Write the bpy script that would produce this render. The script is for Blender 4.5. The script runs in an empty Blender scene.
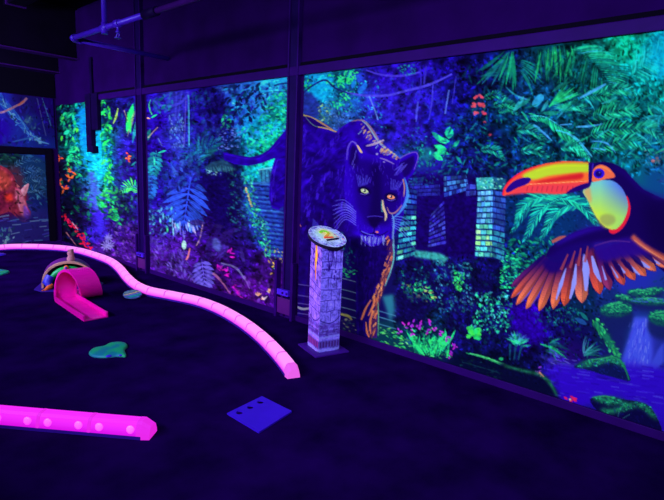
import math, random
import numpy as np

# ------------------------------------------------------------------ camera
YAW, PITCH, ROLL = math.radians(49.04), math.radians(9.48), math.radians(2.32)
FOC = 500.0            # focal length in pixels of the 664 x 500 frame
HC = 1.63              # camera height
DW = 3.63              # distance of the long mural wall (plane X = DW)
LB = 9.80              # distance of the far wall (plane Y = LB)

def cam_axes():
    f = np.array([math.sin(YAW)*math.cos(PITCH), math.cos(YAW)*math.cos(PITCH), -math.sin(PITCH)])
    r = np.array([math.cos(YAW), -math.sin(YAW), 0.0]); u = np.cross(r, f)
    c, s = math.cos(ROLL), math.sin(ROLL)
    return f, c*r + s*u, -s*r + c*u
CF, CR, CU = cam_axes()

def sight(x, y):
    x = np.asarray(x, float); y = np.asarray(y, float)
    return CF + ((x-332.0)/FOC)[..., None]*CR - ((y-250.0)/FOC)[..., None]*CU
def on_wall(x, y):
    d = sight(x, y); t = DW/d[..., 0]; return t*d[..., 1], HC + t*d[..., 2]
def on_back(x, y):
    d = sight(x, y); t = LB/d[..., 1]; return t*d[..., 0], HC + t*d[..., 2]
def on_floor(x, y, z=0.0):
    d = sight(x, y); t = (z-HC)/d[..., 2]; return float(t*d[..., 0]), float(t*d[..., 1])

# ------------------------------------------------------------------ mural printing
def lin(c):
    c = np.asarray(c, float)/255.0
    return np.where(c <= 0.04045, c/12.92, ((c+0.055)/1.055)**2.4)

def spline(pts, closed=False, n=6):
    p = np.asarray(pts, float); m = len(p)
    if m < 3: return p
    out = []
    rng = range(m) if closed else range(m-1)
    for i in rng:
        if closed: p0, p1, p2, p3 = p[i-1], p[i], p[(i+1) % m], p[(i+2) % m]
        else: p0, p1, p2, p3 = p[max(i-1, 0)], p[i], p[i+1], p[min(i+2, m-1)]
        for k in range(n):
            t = k/n
            out.append(0.5*((2*p1)+(-p0+p2)*t+(2*p0-5*p1+4*p2-p3)*t*t+(-p0+3*p1-3*p2+p3)*t**3))
    if not closed: out.append(p[-1])
    return np.array(out)

class Canvas:
    """Colour grid of one printed wall: columns follow the run of the wall, rows its height."""
    def __init__(s, plane, u0, u1, kx, ztop, zbot, rows, zref):
        s.plane = plane; s.u0, s.kx = u0, kx
        s.w = int((u1-u0)*kx)+1; s.h = rows; s.ztop, s.zbot = ztop, zbot; s.zref = zref
        s.c = np.zeros((s.h, s.w, 3)); s.r = random.Random(7)
        s.nr = np.random.RandomState(5)
        jj, ii = np.mgrid[0:s.h, 0:s.w]
        s.us = u0 + np.arange(s.w)/kx
        s.along = s.run(s.us)
        s.zz = ztop - (ztop-zbot)*np.arange(s.h)/(s.h-1)
    def run(s, u):                                # sheet column -> metres along the wall, at reference height
        u = np.asarray(u, float); lo = np.full(u.shape, 0.0); hi = np.full(u.shape, 500.0)
        for _ in range(40):
            mid = (lo+hi)/2; a, z = s.plane(u, mid); g = z > s.zref
            lo = np.where(g, mid, lo); hi = np.where(g, hi, mid)
        return s.plane(u, (lo+hi)/2)[0]
    def m(s, pts):
        p = np.asarray(pts, float)
        a, z = s.plane(p[:, 0], p[:, 1])
        o = s.along
        if o[0] > o[-1]: i = np.interp(-a, -o, np.arange(s.w))
        else: i = np.interp(a, o, np.arange(s.w))
        # keep going past the ends
        return np.stack([i, (s.ztop-z)/(s.ztop-s.zbot)*(s.h-1)], -1)
    def xy(s):                                    # sheet coordinates of every grid point
        a, z = np.meshgrid(s.along, s.zz)
        if s.plane is on_wall: P = np.stack([np.full(a.shape, DW), a, z-HC], -1)
        else: P = np.stack([a, np.full(a.shape, LB), z-HC], -1)
        d = P@CF
        return 332+FOC*(P@CR)/d, 250-FOC*(P@CU)/d
    def raw(s, q, col, al=1.0, soft=0):
        x0 = max(int(q[:, 0].min())-1-soft*2, 0); x1 = min(int(q[:, 0].max())+2+soft*2, s.w)
        y0 = max(int(q[:, 1].min())-1-soft*2, 0); y1 = min(int(q[:, 1].max())+2+soft*2, s.h)
        if x1 <= x0 or y1 <= y0: return
        S = 3 if (x1-x0)*(y1-y0) < 900 else 2
        ys = (np.arange((y1-y0)*S)+.5)/S+y0-.5; xs = (np.arange((x1-x0)*S)+.5)/S+x0-.5
        ax, ay = q[:, 0], q[:, 1]; bx, by = np.roll(ax, -1), np.roll(ay, -1)
        cov = np.zeros((len(ys), len(xs)), bool)
        for e in range(len(q)):
            if ay[e] == by[e]: continue
            lo, hi = (ay[e], by[e]) if ay[e] < by[e] else (by[e], ay[e])
            k0, k1 = np.searchsorted(ys, lo, 'left'), np.searchsorted(ys, hi, 'left')
            if k1 <= k0: continue
            xc = ax[e]+(ys[k0:k1]-ay[e])/(by[e]-ay[e])*(bx[e]-ax[e])
            cov[k0:k1] ^= xs[None, :] < xc[:, None]
        a = cov.reshape(y1-y0, S, x1-x0, S).mean((1, 3))
        if soft: a = blur(a, soft)
        a = (a*al)[..., None]
        if callable(col): c = col(s, slice(y0, y1), slice(x0, x1))
        else: c = np.asarray(col, float)
        s.c[y0:y1, x0:x1] = s.c[y0:y1, x0:x1]*(1-a)+c*a
    def poly(s, pts, col, al=1.0, soft=0, smooth=False):
        p = spline(pts, True) if smooth else np.asarray(pts, float)
        s.raw(s.m(p), col, al, soft)
    def line(s, pts, w, col, al=1.0, smooth=True, soft=0):
        p = spline(pts, False) if smooth else np.asarray(pts, float)
        if not hasattr(w, '__len__'): w = [w, w]
        ww = np.interp(np.linspace(0, 1, len(p)), np.linspace(0, 1, len(w)), w)/2
        d = np.gradient(p, axis=0); d /= np.maximum(np.hypot(d[:, 0], d[:, 1]), 1e-6)[:, None]
        n = np.stack([-d[:, 1], d[:, 0]], -1)*ww[:, None]
        s.raw(s.m(np.concatenate([p+n, (p-n)[::-1]])), col, al, soft)
    def oval(s, x, y, rx, ry, col, al=1.0, rot=0, soft=0):
        t = np.linspace(0, 2*math.pi, 20, endpoint=False)
        a, b = rx*np.cos(t), ry*np.sin(t); c, q = math.cos(rot), math.sin(rot)
        s.poly(np.stack([x+a*c-b*q, y+a*q+b*c], -1), col, al, soft)
    def leaf(s, x, y, ln, wd, ang, col, al=1.0, bend=0.0):
        t = np.array([0, .25, .55, .8, 1.]); w = np.array([.12, .8, 1., .62, .03])*wd/2
        cx = t*ln; cy = bend*ln*t*t
        a, b = np.concatenate([cx, cx[::-1]]), np.concatenate([cy+w, (cy-w)[::-1]])
        c, q = math.cos(ang), math.sin(ang)
        s.raw(s.m(np.stack([x+a*c-b*q, y+a*q+b*c], -1)), col, al)
    def leaves(s, area, n, size, cols, ang=(0, 3.14), asp=.45, al=(.55, 1.), bend=.2):
        p = np.asarray(area, float); r = s.r
        x0, y0 = p.min(0); x1, y1 = p.max(0); k = 0
        while k < n:
            x, y = r.uniform(x0, x1), r.uniform(y0, y1)
            if not inside(p, x, y):
                continue
            k += 1
            ln = r.uniform(*size); c = np.array(r.choice(cols), float)*r.uniform(.75, 1.2)
            s.leaf(x, y, ln, ln*asp*r.uniform(.7, 1.3), ang[0]+r.uniform(-ang[1], ang[1]), np.minimum(c, 255), r.uniform(*al), r.uniform(-bend, bend))
    def frond(s, pts, ln, cols, n=22, lean=.9, wd=.12, rib=None, al=1., droop=.25, sides=(1, -1), taper=(.5, 1., .25)):
        """A palm or fern frond: leaflets along a curved rib."""
        p = spline(pts, False, 8); r = s.r
        d = np.gradient(p, axis=0)
        for i in range(n):
            t = (i+.5)/n; k = t*(len(p)-1); j = int(k)
            b = p[j]+(p[min(j+1, len(p)-1)]-p[j])*(k-j)
            a = math.atan2(d[j][1], d[j][0]); L = ln*np.interp(t, [0, .4, 1], taper)
            for sd in sides:
                c = np.array(r.choice(cols), float)*r.uniform(.8, 1.2)
                s.leaf(b[0], b[1], L*r.uniform(.85, 1.1), L*wd, a+sd*lean*(1-.35*t)+r.uniform(-.06, .06), np.minimum(c, 255), al, -sd*droop*.5)
        if rib is not None: s.line(p, [ln*.07, ln*.02], rib, al, False)
    def glow(s, x, y, rx, ry, col, al=1.0, rot=0):  # a soft-edged airbrushed patch
        X, Y = s.X, s.Y; c, q = math.cos(rot), math.sin(rot)
        a = ((X-x)*c+(Y-y)*q)/rx; b = (-(X-x)*q+(Y-y)*c)/ry
        g = np.exp(-(a*a+b*b))[..., None]*al
        s.c = s.c*(1-g)+np.asarray(col, float)*g
    def ground(s, samples, sig):
        s.X, s.Y = s.xy(); num = np.zeros_like(s.c); den = np.full(s.X.shape, 1e-12)
        for x, y, c in samples:
            w = np.exp(-(((s.X-x)/sig)**2+((s.Y-y)/sig)**2)) + 1e-5/(1+((s.X-x)**2+(s.Y-y)**2)/400.)
            num += w[..., None]*np.asarray(c, float); den += w
        s.c = num/den[..., None]
    def mottle(s, area, amt, cell=3):
        """print grain inside an area: value noise multiplying the ink"""
        n = blur(s.nr.rand(s.h, s.w), cell); n = (n-n.mean())/(n.std()+1e-9)
        q = s.m(np.asarray(area, float)); keep = s.c.copy()
        s.c = np.clip(s.c*(1+amt*n[..., None]), 0, 255); new = s.c; s.c = keep
        s.raw(q, lambda t, a, b: new[a, b], 1., 2)
    def bricks(s, quad, rows, per, col, dark, jit=.2, gap=.16):
        """courses of stone blocks in a four-cornered area (tl, tr, br, bl)"""
        tl, tr, br, bl = [np.array(v, float) for v in quad]; r = s.r
        f = lambda a, b: (tl*(1-a)+tr*a)*(1-b)+(bl*(1-a)+br*a)*b
        s.poly([tl, tr, br, bl], dark)
        for i in range(rows):
            y0, y1 = (i+gap/2)/rows, (i+1-gap)/rows; x = -r.random()*.5/per
            while x < 1:
                w = r.uniform(.6, 1.4)/per; a, b = max(x, 0), min(x+w*.93, 1); x += w
                if b-a < .02: continue
                c = np.array(col(f((a+b)/2, (y0+y1)/2), r), float)*r.uniform(1-jit, 1+jit)
                s.poly([f(a, y0), f(b, y0), f(b, y1), f(a, y1)], np.minimum(c, 255), .95)

def inside(p, x, y):
    a, b = p, np.roll(p, -1, 0)
    t = (a[:, 1] > y) != (b[:, 1] > y)
    if not t.any(): return False
    return bool(np.sum(t & (x < (b[:, 0]-a[:, 0])*(y-a[:, 1])/np.where(b[:, 1] == a[:, 1], 1e-9, b[:, 1]-a[:, 1])+a[:, 0])) % 2)
def blur(a, n):
    for _ in range(2):
        k = 2*n+1
        for ax in (0, 1):
            pw = [(0, 0), (0, 0)]; pw[ax] = (n, n)
            c = np.cumsum(np.pad(a, pw, mode='edge'), axis=ax)
            z = np.zeros_like(np.take(c, [0], ax)); c = np.concatenate([z, c], ax); L = a.shape[ax]
            a = (np.take(c, range(k, k+L), ax)-np.take(c, range(0, L), ax))/k
    return a

# ------------------------------------------------------------------ the long jungle mural
NAVY, INK = (18, 8, 92), (12, 6, 66)
GR = [(20, 150, 110), (10, 120, 100), (25, 190, 120), (8, 95, 95), (15, 140, 120)]
GB = [(30, 205, 125), (20, 180, 115), (60, 220, 110), (25, 170, 130)]
TEAL = [(15, 110, 130), (10, 90, 120), (25, 130, 150), (15, 75, 120)]
BLU = [(40, 50, 200), (30, 35, 170), (55, 80, 215), (25, 25, 140)]
DRK = [(14, 8, 80), (10, 8, 64), (18, 20, 95), (8, 30, 72)]

def texture(c, area, n, size=(1.5, 4), ang=(1.5, 1.6), lo=.3, hi=2.1, al=(.35, .85), asp=.45):
    """printed leaf texture: little marks in lighter and darker inks of whatever is there already"""
    p = np.asarray(area, float); r = c.r; x0, y0 = p.min(0); x1, y1 = p.max(0)
    P = [(r.uniform(x0, x1), r.uniform(y0, y1)) for _ in range(n)]; P = [q for q in P if inside(p, *q)]
    q = np.rint(c.m(P)).astype(int); src = c.c.copy()
    for (x, y), (i, j) in zip(P, q):
        if not (0 <= i < c.w and 0 <= j < c.h): continue
        L = r.uniform(*size); k = src[j, i]*(lo+(hi-lo)*r.random()**1.7)
        c.leaf(x, y, L, L*asp*r.uniform(.7, 1.3), ang[0]+r.uniform(-ang[1], ang[1]), np.minimum(k, 245), r.uniform(*al), r.uniform(-.2, .2))

def paint_long_wall():
    c = Canvas(on_wall, 56, 800, 1.25, 2.50, 0.06, 420, 1.3); r = c.r
    c.ground([
        (60,110,(8,20,60)),(72,110,(8,70,80)),(82,112,(8,130,220)),(85,135,(10,150,230)),(64,140,(8,45,70)),(75,150,(8,80,95)),(62,170,(22,10,60)),(62,200,(14,8,55)),
        (84,170,(14,70,130)),(92,165,(10,150,210)),(100,150,(10,150,210)),(95,190,(60,80,215)),(100,178,(20,170,170)),(75,190,(12,30,70)),(80,220,(20,10,60)),(96,225,(55,30,220)),(66,235,(22,10,70)),
        (106,110,(14,40,100)),(118,110,(25,20,125)),(130,110,(30,15,140)),(110,140,(12,90,95)),(122,145,(38,15,160)),(133,140,(28,20,140)),(112,175,(15,70,110)),(125,175,(40,15,150)),(120,200,(30,40,110)),(134,200,(30,20,125)),(118,225,(40,14,120)),(130,245,(58,16,130)),(112,250,(60,20,140)),
        (150,120,(32,4,160)),(155,150,(32,6,150)),(152,190,(28,10,140)),(155,230,(50,20,140)),(160,265,(62,18,135)),(175,105,(36,20,170)),(172,140,(36,34,170)),(176,180,(30,36,160)),(172,215,(40,24,150)),(180,255,(60,20,140)),(200,110,(28,14,150)),(197,140,(32,28,155)),
        (215,105,(22,8,120)),(216,130,(22,16,125)),(214,160,(20,20,115)),(212,190,(18,6,98)),(225,205,(20,6,100)),(205,225,(38,10,120)),(215,250,(46,10,115)),(225,265,(48,8,110)),(245,262,(34,8,105)),(265,270,(52,14,115)),(240,232,(28,12,100)),(260,225,(22,50,130)),(200,275,(60,16,130)),(250,290,(70,12,130)),(275,290,(56,10,120)),
        (236,92,(40,90,225)),(250,95,(36,110,235)),(262,105,(40,120,240)),(240,115,(25,110,225)),(258,125,(10,140,195)),(276,85,(30,150,230)),(272,110,(10,150,140)),(250,145,(8,130,150)),(268,145,(10,160,140)),(237,145,(14,40,110)),(230,170,(14,8,85)),(234,190,(16,20,85)),(255,170,(10,130,150)),(262,185,(30,90,180)),(258,205,(30,80,190)),(276,205,(35,70,190)),(275,235,(30,55,170)),(265,170,(12,150,140)),
        (304,85,(8,90,140)),(318,82,(20,140,220)),(308,105,(25,40,150)),(322,95,(10,150,210)),(330,110,(30,90,150)),(345,85,(8,80,110)),(352,100,(20,80,170)),(340,112,(35,70,160)),(360,85,(30,60,190)),(375,80,(34,12,165)),(372,105,(34,30,170)),(395,75,(34,14,165)),(390,100,(38,20,180)),(385,125,(34,24,175)),(415,70,(30,12,155)),(412,100,(34,18,165)),(405,130,(34,14,160)),(430,90,(26,16,145)),(440,120,(22,14,140)),(430,145,(28,14,150)),(455,90,(16,12,120)),(455,130,(12,24,110)),(450,70,(20,8,125)),(415,150,(22,50,140)),
        (300,140,(36,2,185)),(310,180,(28,2,150)),(305,230,(24,2,120)),(300,290,(34,4,110)),(300,320,(40,4,110)),(345,260,(24,6,110)),(348,310,(22,10,100)),(340,330,(26,10,100)),
        (480,75,(14,14,105)),(500,75,(8,24,90)),(515,85,(8,40,90)),(490,105,(8,40,105)),(480,130,(8,26,98)),(510,115,(6,46,95)),(540,80,(8,50,90)),(560,65,(4,55,75)),(540,105,(6,60,105)),(520,140,(6,40,95)),(545,150,(6,56,95)),(495,150,(8,26,95)),(470,165,(14,20,105)),(500,170,(10,30,95)),
        (585,75,(4,62,80)),(600,55,(8,90,95)),(622,45,(10,150,115)),(640,50,(8,160,125)),(660,45,(8,150,190)),(662,60,(6,165,215)),(640,75,(8,150,150)),(620,85,(6,100,120)),(600,100,(5,72,90)),(580,115,(6,62,92)),(640,105,(5,90,105)),(660,100,(8,130,130)),(600,135,(6,60,90)),(630,140,(6,80,105)),(655,140,(8,80,125)),(655,170,(12,70,140)),(640,165,(8,90,120)),(700,60,(8,150,200)),(700,120,(8,100,130)),(740,100,(6,90,120)),(700,170,(20,40,130)),
        (415,190,(24,8,120)),(430,210,(24,4,110)),(450,210,(20,2,95)),(470,200,(18,2,95)),(460,240,(20,2,98)),(430,240,(20,4,105)),(400,260,(16,14,98)),(420,280,(16,10,92)),(440,290,(16,12,95)),(460,275,(14,14,92)),(480,290,(14,10,86)),(500,255,(14,10,95)),(520,215,(8,40,105)),(540,225,(8,55,115)),(520,250,(8,40,100)),(510,285,(10,16,92)),(525,265,(10,40,95)),
        (395,300,(18,14,98)),(410,310,(18,8,92)),(400,335,(10,60,90)),(430,330,(10,40,85)),(460,330,(16,12,98)),(480,340,(12,14,90)),(500,330,(14,14,98)),(520,320,(34,2,150)),(530,335,(30,2,145)),(510,365,(10,14,75)),(540,350,(14,12,92)),(480,368,(8,20,70)),(540,378,(10,14,80)),
        (560,320,(16,10,98)),(580,310,(10,40,92)),(585,335,(16,10,98)),(600,330,(12,36,92)),(610,310,(18,40,120)),(640,290,(30,40,165)),(655,300,(24,50,140)),(625,340,(26,30,125)),(642,345,(60,60,225)),(660,345,(30,40,150)),(575,355,(28,10,110)),(570,380,(42,4,190)),(600,385,(44,6,205)),(640,385,(44,14,215)),(655,400,(46,20,220)),(600,365,(20,24,110)),(610,410,(14,30,92)),(640,425,(16,14,92)),(560,370,(46,16,170)),(700,300,(24,40,140)),(700,400,(44,14,210)),(740,350,(22,30,130)),(780,250,(14,20,100))], 11)
    for A, n, z, g in (([(57,100),(138,95),(138,266),(57,244)],1800,(1.5,4.5),(1.5,1.6)), ([(138,95),(288,78),(288,312),(138,266)],3400,(1.5,5),(1.5,1.6)), ([(300,76),(470,55),(470,170),(300,130)],2600,(1.3,4),(1.5,1.6)),
                       ([(455,58),(664,30),(664,170),(500,190),(455,175)],4200,(2,7),(.6,1.2)), ([(394,255),(545,240),(560,330),(540,385),(440,356),(394,335)],3400,(1.2,4),(1.5,1.6)), ([(664,30),(798,20),(798,250),(664,190)],1500,(2,7),(.6,1.2)),
                       ([(500,190),(600,190),(620,300),(600,358),(545,362),(500,260)],2000,(1.5,5),(.6,1.1))): texture(c, A, n, z, g)
    for A in ([(57,100),(138,95),(138,266),(57,244)], [(138,95),(288,78),(288,312),(138,266)], [(300,76),(664,30),(664,165),(500,185),(400,150),(300,120)], [(394,180),(510,180),(560,330),(560,390),(394,340)]): c.mottle(A, .15, 3)
    # ---- sections towards the far corner
    c.leaves([(58,103),(88,100),(88,128),(62,135)], 60, (3, 8), GR+DRK, (1.6, 1.4))
    c.poly([(79,112),(88,104),(89,150),(84,152),(79,140)], (12,140,232), .75, 2)
    c.poly([(84,150),(103,130),(105,175),(92,180)], (12,165,215), .6, 3)
    c.leaves([(60,112),(76,110),(80,160),(66,165)], 90, (3, 8), GB+GR+[(70,215,60)], (1.9, .8))
    c.leaves([(60,155),(82,155),(94,245),(62,245)], 120, (3, 7), DRK+[(10,70,70),(20,120,80)], (1.4, 1.4))
    c.leaves([(70,150),(90,160),(100,190),(88,225),(78,190)], 80, (3, 7), [(20,110,100),(25,150,100),(10,60,80)], (1.2, 1.0))
    c.poly([(88,172),(95,172),(101,205),(96,212),(92,196)], (66,90,225), .8, 2)
    c.poly([(95,214),(103,218),(106,236),(100,240)], (60,40,235), .85, 2)
    c.leaves([(90,140),(104,160),(106,190),(96,185),(90,165)], 60, (2, 6), [(20,200,190),(20,170,200),(40,215,150)], (1.5, 1.5), al=(.4,.8))
    c.leaves([(92,195),(112,188),(118,222),(98,212)], 70, (3, 7), [(30,200,90),(20,160,90),(60,190,60),(12,90,80)], (.2, 1.0))
    for x, y in ((60,158),(56.5,176),(72,172),(64,189),(59,182),(70,178)):
        for k in range(5): c.leaf(x, y, r.uniform(3,6.5), 1.8, r.uniform(-3,3), (225,r.randint(70,120),45), .9)
    for t in np.linspace(0, 1, 16):
        x, y = 64+26*t, 215+34*t
        for k in range(3): c.leaf(x+r.uniform(-2,2), y+r.uniform(-2,2), r.uniform(2,5), 1.8, r.uniform(-3,3), (215,20,r.randint(40,90)), .85)
    c.line([(66,232),(72,240),(78,248)], [1.5,.6], (190,120,140), .7)
    c.line([(72,222),(78,230)], [1.4,.8], (190,170,190), .7)
    # second section
    c.leaves([(102,98),(110,98),(113,190),(104,190)], 110, (3, 7), [(30,200,80),(20,150,90),(60,215,70),(10,110,110)], (1.5, 1.2))
    c.leaves([(110,98),(137,97),(137,130),(112,140)], 55, (4, 9), [(30,24,140),(20,60,120),(40,30,160),(16,10,95)], (1.6, .6))
    c.line([(118,108),(116,117),(113,124)], [.6,2.2,.8], (150,200,70), .85)
    c.leaf(133,104,30,6.5,1.78,(30,215,105)); c.leaf(135,110,28,3.2,1.85,(120,140,110),.8); c.leaf(128,112,22,3.5,1.45,(40,230,90),.9)
    c.line([(124,110),(128,122)], [1,.6], (190,160,110), .7)
    c.leaf(137,118,26,3.2,1.75,(30,150,150),.8)
    c.leaves([(112,150),(137,150),(137,195),(114,195)], 60, (3, 8), [(46,20,165),(30,30,140),(20,90,120),(20,12,105)], (1.4, 1.2), al=(.3,.8))
    for k in range(8): c.leaf(128+r.uniform(-1.5,1.5), 157+r.uniform(-4,5), r.uniform(2.5,4.5), 1.8, r.uniform(-3,3), (240,r.randint(60,110),50), .95)
    c.leaf(131,166,7,1.6,-.7,(30,190,150),.7)
    c.frond([(139,192),(134,187),(127,187),(121,192)], 10, [(40,230,90),(30,200,100),(80,235,90)], 12, 1.2, .16, (60,220,90), droop=.1)
    c.leaves([(103,180),(137,196),(137,225),(106,225)], 90, (2, 6), [(30,110,90),(20,70,100),(40,150,80),(24,12,90)], (1.4, 1.4), al=(.3,.8))
    c.leaves([(104,222),(137,222),(137,262),(104,250)], 150, (2, 6), [(70,30,150),(90,50,160),(50,30,120),(110,80,180),(40,10,100)], (1.4, .9), al=(.25,.7))
    for x, y in ((108,238),(110,246),(106,246)):
        for k in range(9): c.leaf(x, y, r.uniform(4,7), 1.5, k*.7, (130,130,215), .75)
    # ---- third section: trunk, lianas, monstera and the steps
    c.leaves([(146,95),(286,80),(286,100),(146,160)], 150, (4, 11), [(28,14,140),(36,24,165),(20,12,110)], (1.6, .7), al=(.2,.5))
    c.poly([(165,92),(186,91),(184,118),(186,150),(172,152),(170,120)], (44,60,180), .55, 3)
    c.leaves([(169,112),(184,112),(184,148),(171,148)], 90, (2, 5), [(90,130,225),(70,100,205),(120,170,225),(30,30,150),(60,140,200)], (1.5, .5), al=(.4,.9))
    for pts, w, q in (([(153,100),(160,105),(170,106),(180,103),(187,96),(188,92)],2.2,(70,70,235)),([(176,92),(176,105),(175,120)],2,(60,60,215)),([(170,91),(169,103)],1.6,(60,70,205)),
                      ([(182,91),(180,104),(178,118)],1.3,(60,60,215)),([(186,99),(185,125),(184,145)],1,(90,80,205)),([(188.5,95),(188.8,120),(189,147)],1.3,(70,190,215)),([(192,92),(194,110)],1,(50,50,195))):
        c.line(pts, w, q, .85)
    c.leaves([(150,94),(175,91),(172,112),(156,110)], 40, (3, 7), [(20,130,140),(30,90,160),(40,60,190)], (1.8, .8), al=(.4,.8))
    c.line([(151,99),(149,105),(150,110),(152,115)], [.5,1.4,1], (60,200,120), .9)
    c.leaf(145,117,6,1.5,.35,(240,160,110)); c.leaf(151,118,7.5,2,-.55,(30,215,135))
    c.leaf(146,142,14,5,-1.25,(20,130,115),.8); c.line([(148,138),(154,131),(158,127)], .9, (180,150,120), .8); c.line([(158,138),(162,146)], .9, (90,120,190), .8)
    c.leaves([(190,92),(212,88),(212,140),(190,150)], 110, (3, 8), [(30,40,170),(26,70,150),(40,60,190),(20,14,110),(20,90,130)], (1.6, .8), al=(.25,.65))
    c.leaves([(205,92),(226,84),(228,125),(206,130)], 45, (4, 10), [(18,8,95),(14,6,80),(30,20,130)], (1.6, .8), al=(.4,.7))
    # lit canopy
    c.leaves([(228,84),(286,77),(284,120),(262,150),(240,150),(230,120)], 170, (3, 8), [(40,130,240),(30,160,235),(50,110,235),(20,190,220)], (1.5, 1.6), al=(.3,.7))
    c.leaves([(262,100),(287,85),(287,130),(270,160),(258,150)], 260, (2, 5.5), [(20,190,120),(10,150,130),(40,215,130),(10,110,120),(8,90,110)], (1.5, 1.6), al=(.5,.9))
    c.leaves([(240,128),(262,120),(275,150),(262,185),(244,178)], 130, (3, 7), [(15,165,160),(20,190,140),(10,130,170),(30,210,140)], (1.5, 1.0), al=(.35,.75))
    c.leaves([(226,84),(272,80),(265,105),(238,128),(226,130)], 95, (3, 8), [(14,14,95),(16,40,100),(24,20,130),(10,60,100)], (1.9, .9), asp=.5, al=(.7,1))
    c.line([(262,95),(270,92),(287,92)], 1, (20,60,120), .8); c.line([(274,86),(280,84),(287,83)], 2, (20,40,120), .8)
    c.leaves([(221,115),(232,112),(230,128),(221,128)], 22, (2, 5), [(30,180,110),(70,190,90),(20,130,110)], (1.8, 1.2))
    c.leaves([(205,128),(232,120),(240,160),(210,170)], 60, (4, 10), [(18,16,110),(22,60,120),(14,8,90),(30,40,140)], (2.2, 1.0), al=(.4,.8))
    # fronds over the trunk
    c.frond([(192,170),(198,158),(208,148),(220,141)], 20, [(18,100,125),(26,120,140),(20,70,125)], 15, .8, .13, None, .8)
    c.frond([(208,155),(200,150),(190,152),(182,160)], 16, [(24,80,150),(20,110,140)], 12, .9, .14, None, .7)
    c.poly([(203,168),(212,162),(226,160),(237,170),(229,172),(214,172)], (34,80,110), .8, 1)
    for k in range(12): c.leaf(206+2.4*k, 165-abs(k-6)*-.4, r.uniform(4,8), 1.6, 1.4+r.uniform(-.4,.4), (50,110,130), .7)
    c.leaves([(206,169),(222,172),(221,176),(206,173)], 22, (1.5, 3), [(110,190,190),(130,200,170)], (1.5, 1.5), al=(.5,.9))
    c.poly([(206,175),(228,174),(238,190),(234,225),(222,240),(205,215)], (18,4,92), .75, 5)
    for k in range(60):                               # pale ruin stones showing through the ferns
        x, y = r.uniform(217,240), r.uniform(128,150); c.oval(x, y, r.uniform(.7,1.5), r.uniform(.5,1), (90,110,215), r.uniform(.3,.8))
    c.leaves([(228,170),(246,172),(250,222),(236,232),(226,215)], 160, (2, 4.5), [(20,90,110),(30,120,120),(16,12,80),(40,60,130)], (1.5, 1.5), al=(.3,.75))
    # steps
    c.poly([(247,182),(280,182),(288,262),(262,240)], (28,50,155), .9, 2)
    for k in range(17):
        y = 184+4.4*k; x0 = 248+max(0,(k-3))*1.6
        c.line([(x0, y-1), (268, y+.5), (290, y+3)], 1.5, r.choice([(46,110,190),(36,80,175),(56,130,195)]), r.uniform(.35,.6)); c.line([(x0, y+1.4), (268, y+2.8), (290, y+5.2)], 1.1, (16,14,105), r.uniform(.4,.75))
    texture(c, [(247,182),(280,182),(288,262),(262,240)], 260, (1.5,3.5), (.3,.5), .5, 1.6)
    c.leaves([(243,172),(252,180),(274,250),(262,257),(246,205)], 260, (2, 4.5), [(20,170,130),(30,130,130),(20,80,110),(60,190,120)], (1.5, 1.3), al=(.4,.85))
    for k in range(10): c.oval(246+.6*k+r.uniform(-1,1), 188+2*k, 1.1, 1, (210,170,90), .7)
    c.poly([(258,170),(274,166),(277,182),(262,184)], (50,100,160), .7, 1)
    for x in (261,265,269): c.line([(x,170),(x+1,182)], .9, (20,50,110), .8)
    c.line([(258,170),(275,167)], 1.4, (90,170,190), .8)
    c.leaves([(262,244),(287,250),(287,282),(274,276)], 80, (1.5, 4), [(60,190,150),(200,180,60),(40,120,130),(180,150,60),(20,60,110)], (1.5, 1.4), al=(.4,.9))
    # monstera and undergrowth
    c.leaves([(146,150),(165,150),(168,215),(146,225)], 90, (3, 9), [(28,26,150),(24,60,140),(40,40,170),(20,10,110)], (1.5, .8), al=(.3,.7))
    def monstera(x, y, L, W, ang, col, dark, n=7):
        ca, sa = math.cos(ang), math.sin(ang); tr = lambda a, b: (x+a*ca-b*sa, y+a*sa+b*ca)
        c.poly([tr(-L*.05, 0), tr(L*.15, W*.75), tr(L*.5, W*.8), tr(L, 0), tr(L*.5, -W*.8), tr(L*.15, -W*.75)], (22,10,112), .55, 1, True)
        for sd in (1, -1):
            for k in range(n):
                t = k/n; w = W*np.interp(t, [0, .25, .6, 1], [.75, 1.1, 1.0, .45]); p = tr(L*(.02+.86*t), 0); q = np.array(col)*r.uniform(.8, 1.2)
                c.leaf(p[0], p[1], w, L/n*.92, ang+sd*(1.35-.75*t), q, .95, sd*-.12*(1-t)); c.leaf(p[0], p[1], w*.8, L/n*.14, ang+sd*(1.35-.75*t), q*1.35, .6, sd*-.12*(1-t))
        c.line([tr(-L*.1, 0), tr(L, 0)], [W*.07, W*.03], np.array(col)*1.35, .8)
    c.poly(c_ := [(176,180),(200,178),(206,205),(192,233),(176,215)], (24,8,110), .5, 4)
    monstera(190,182,50,25,1.72,(36,66,190),None,8)
    monstera(156,153,26,9,1.7,(24,120,140),None,6); monstera(152,176,26,8,1.65,(30,84,165),None,6)
    c.leaf(154,156,11,2.4,1.5,(50,215,170),.8); c.leaf(158,153,9,2,-.3,(30,190,150),.9)
    c.leaves([(166,150),(200,150),(198,182),(170,190)], 120, (4, 10), [(34,50,185),(28,80,165),(40,40,160),(22,16,125),(50,90,200)], (1.7, .7), al=(.3,.75))
    c.leaves([(147,205),(175,205),(178,232),(150,235)], 100, (2, 5), [(50,130,170),(70,180,180),(40,80,150),(30,20,110)], (1.8, .9), al=(.35,.8))
    for x, y, q in ((167,226,(60,215,140)),(177,225,(80,190,220)),(160,217,(90,190,200)),(163,212,(80,180,210))): c.leaf(x, y, 7, 2, 1.5, q, .9)
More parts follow.
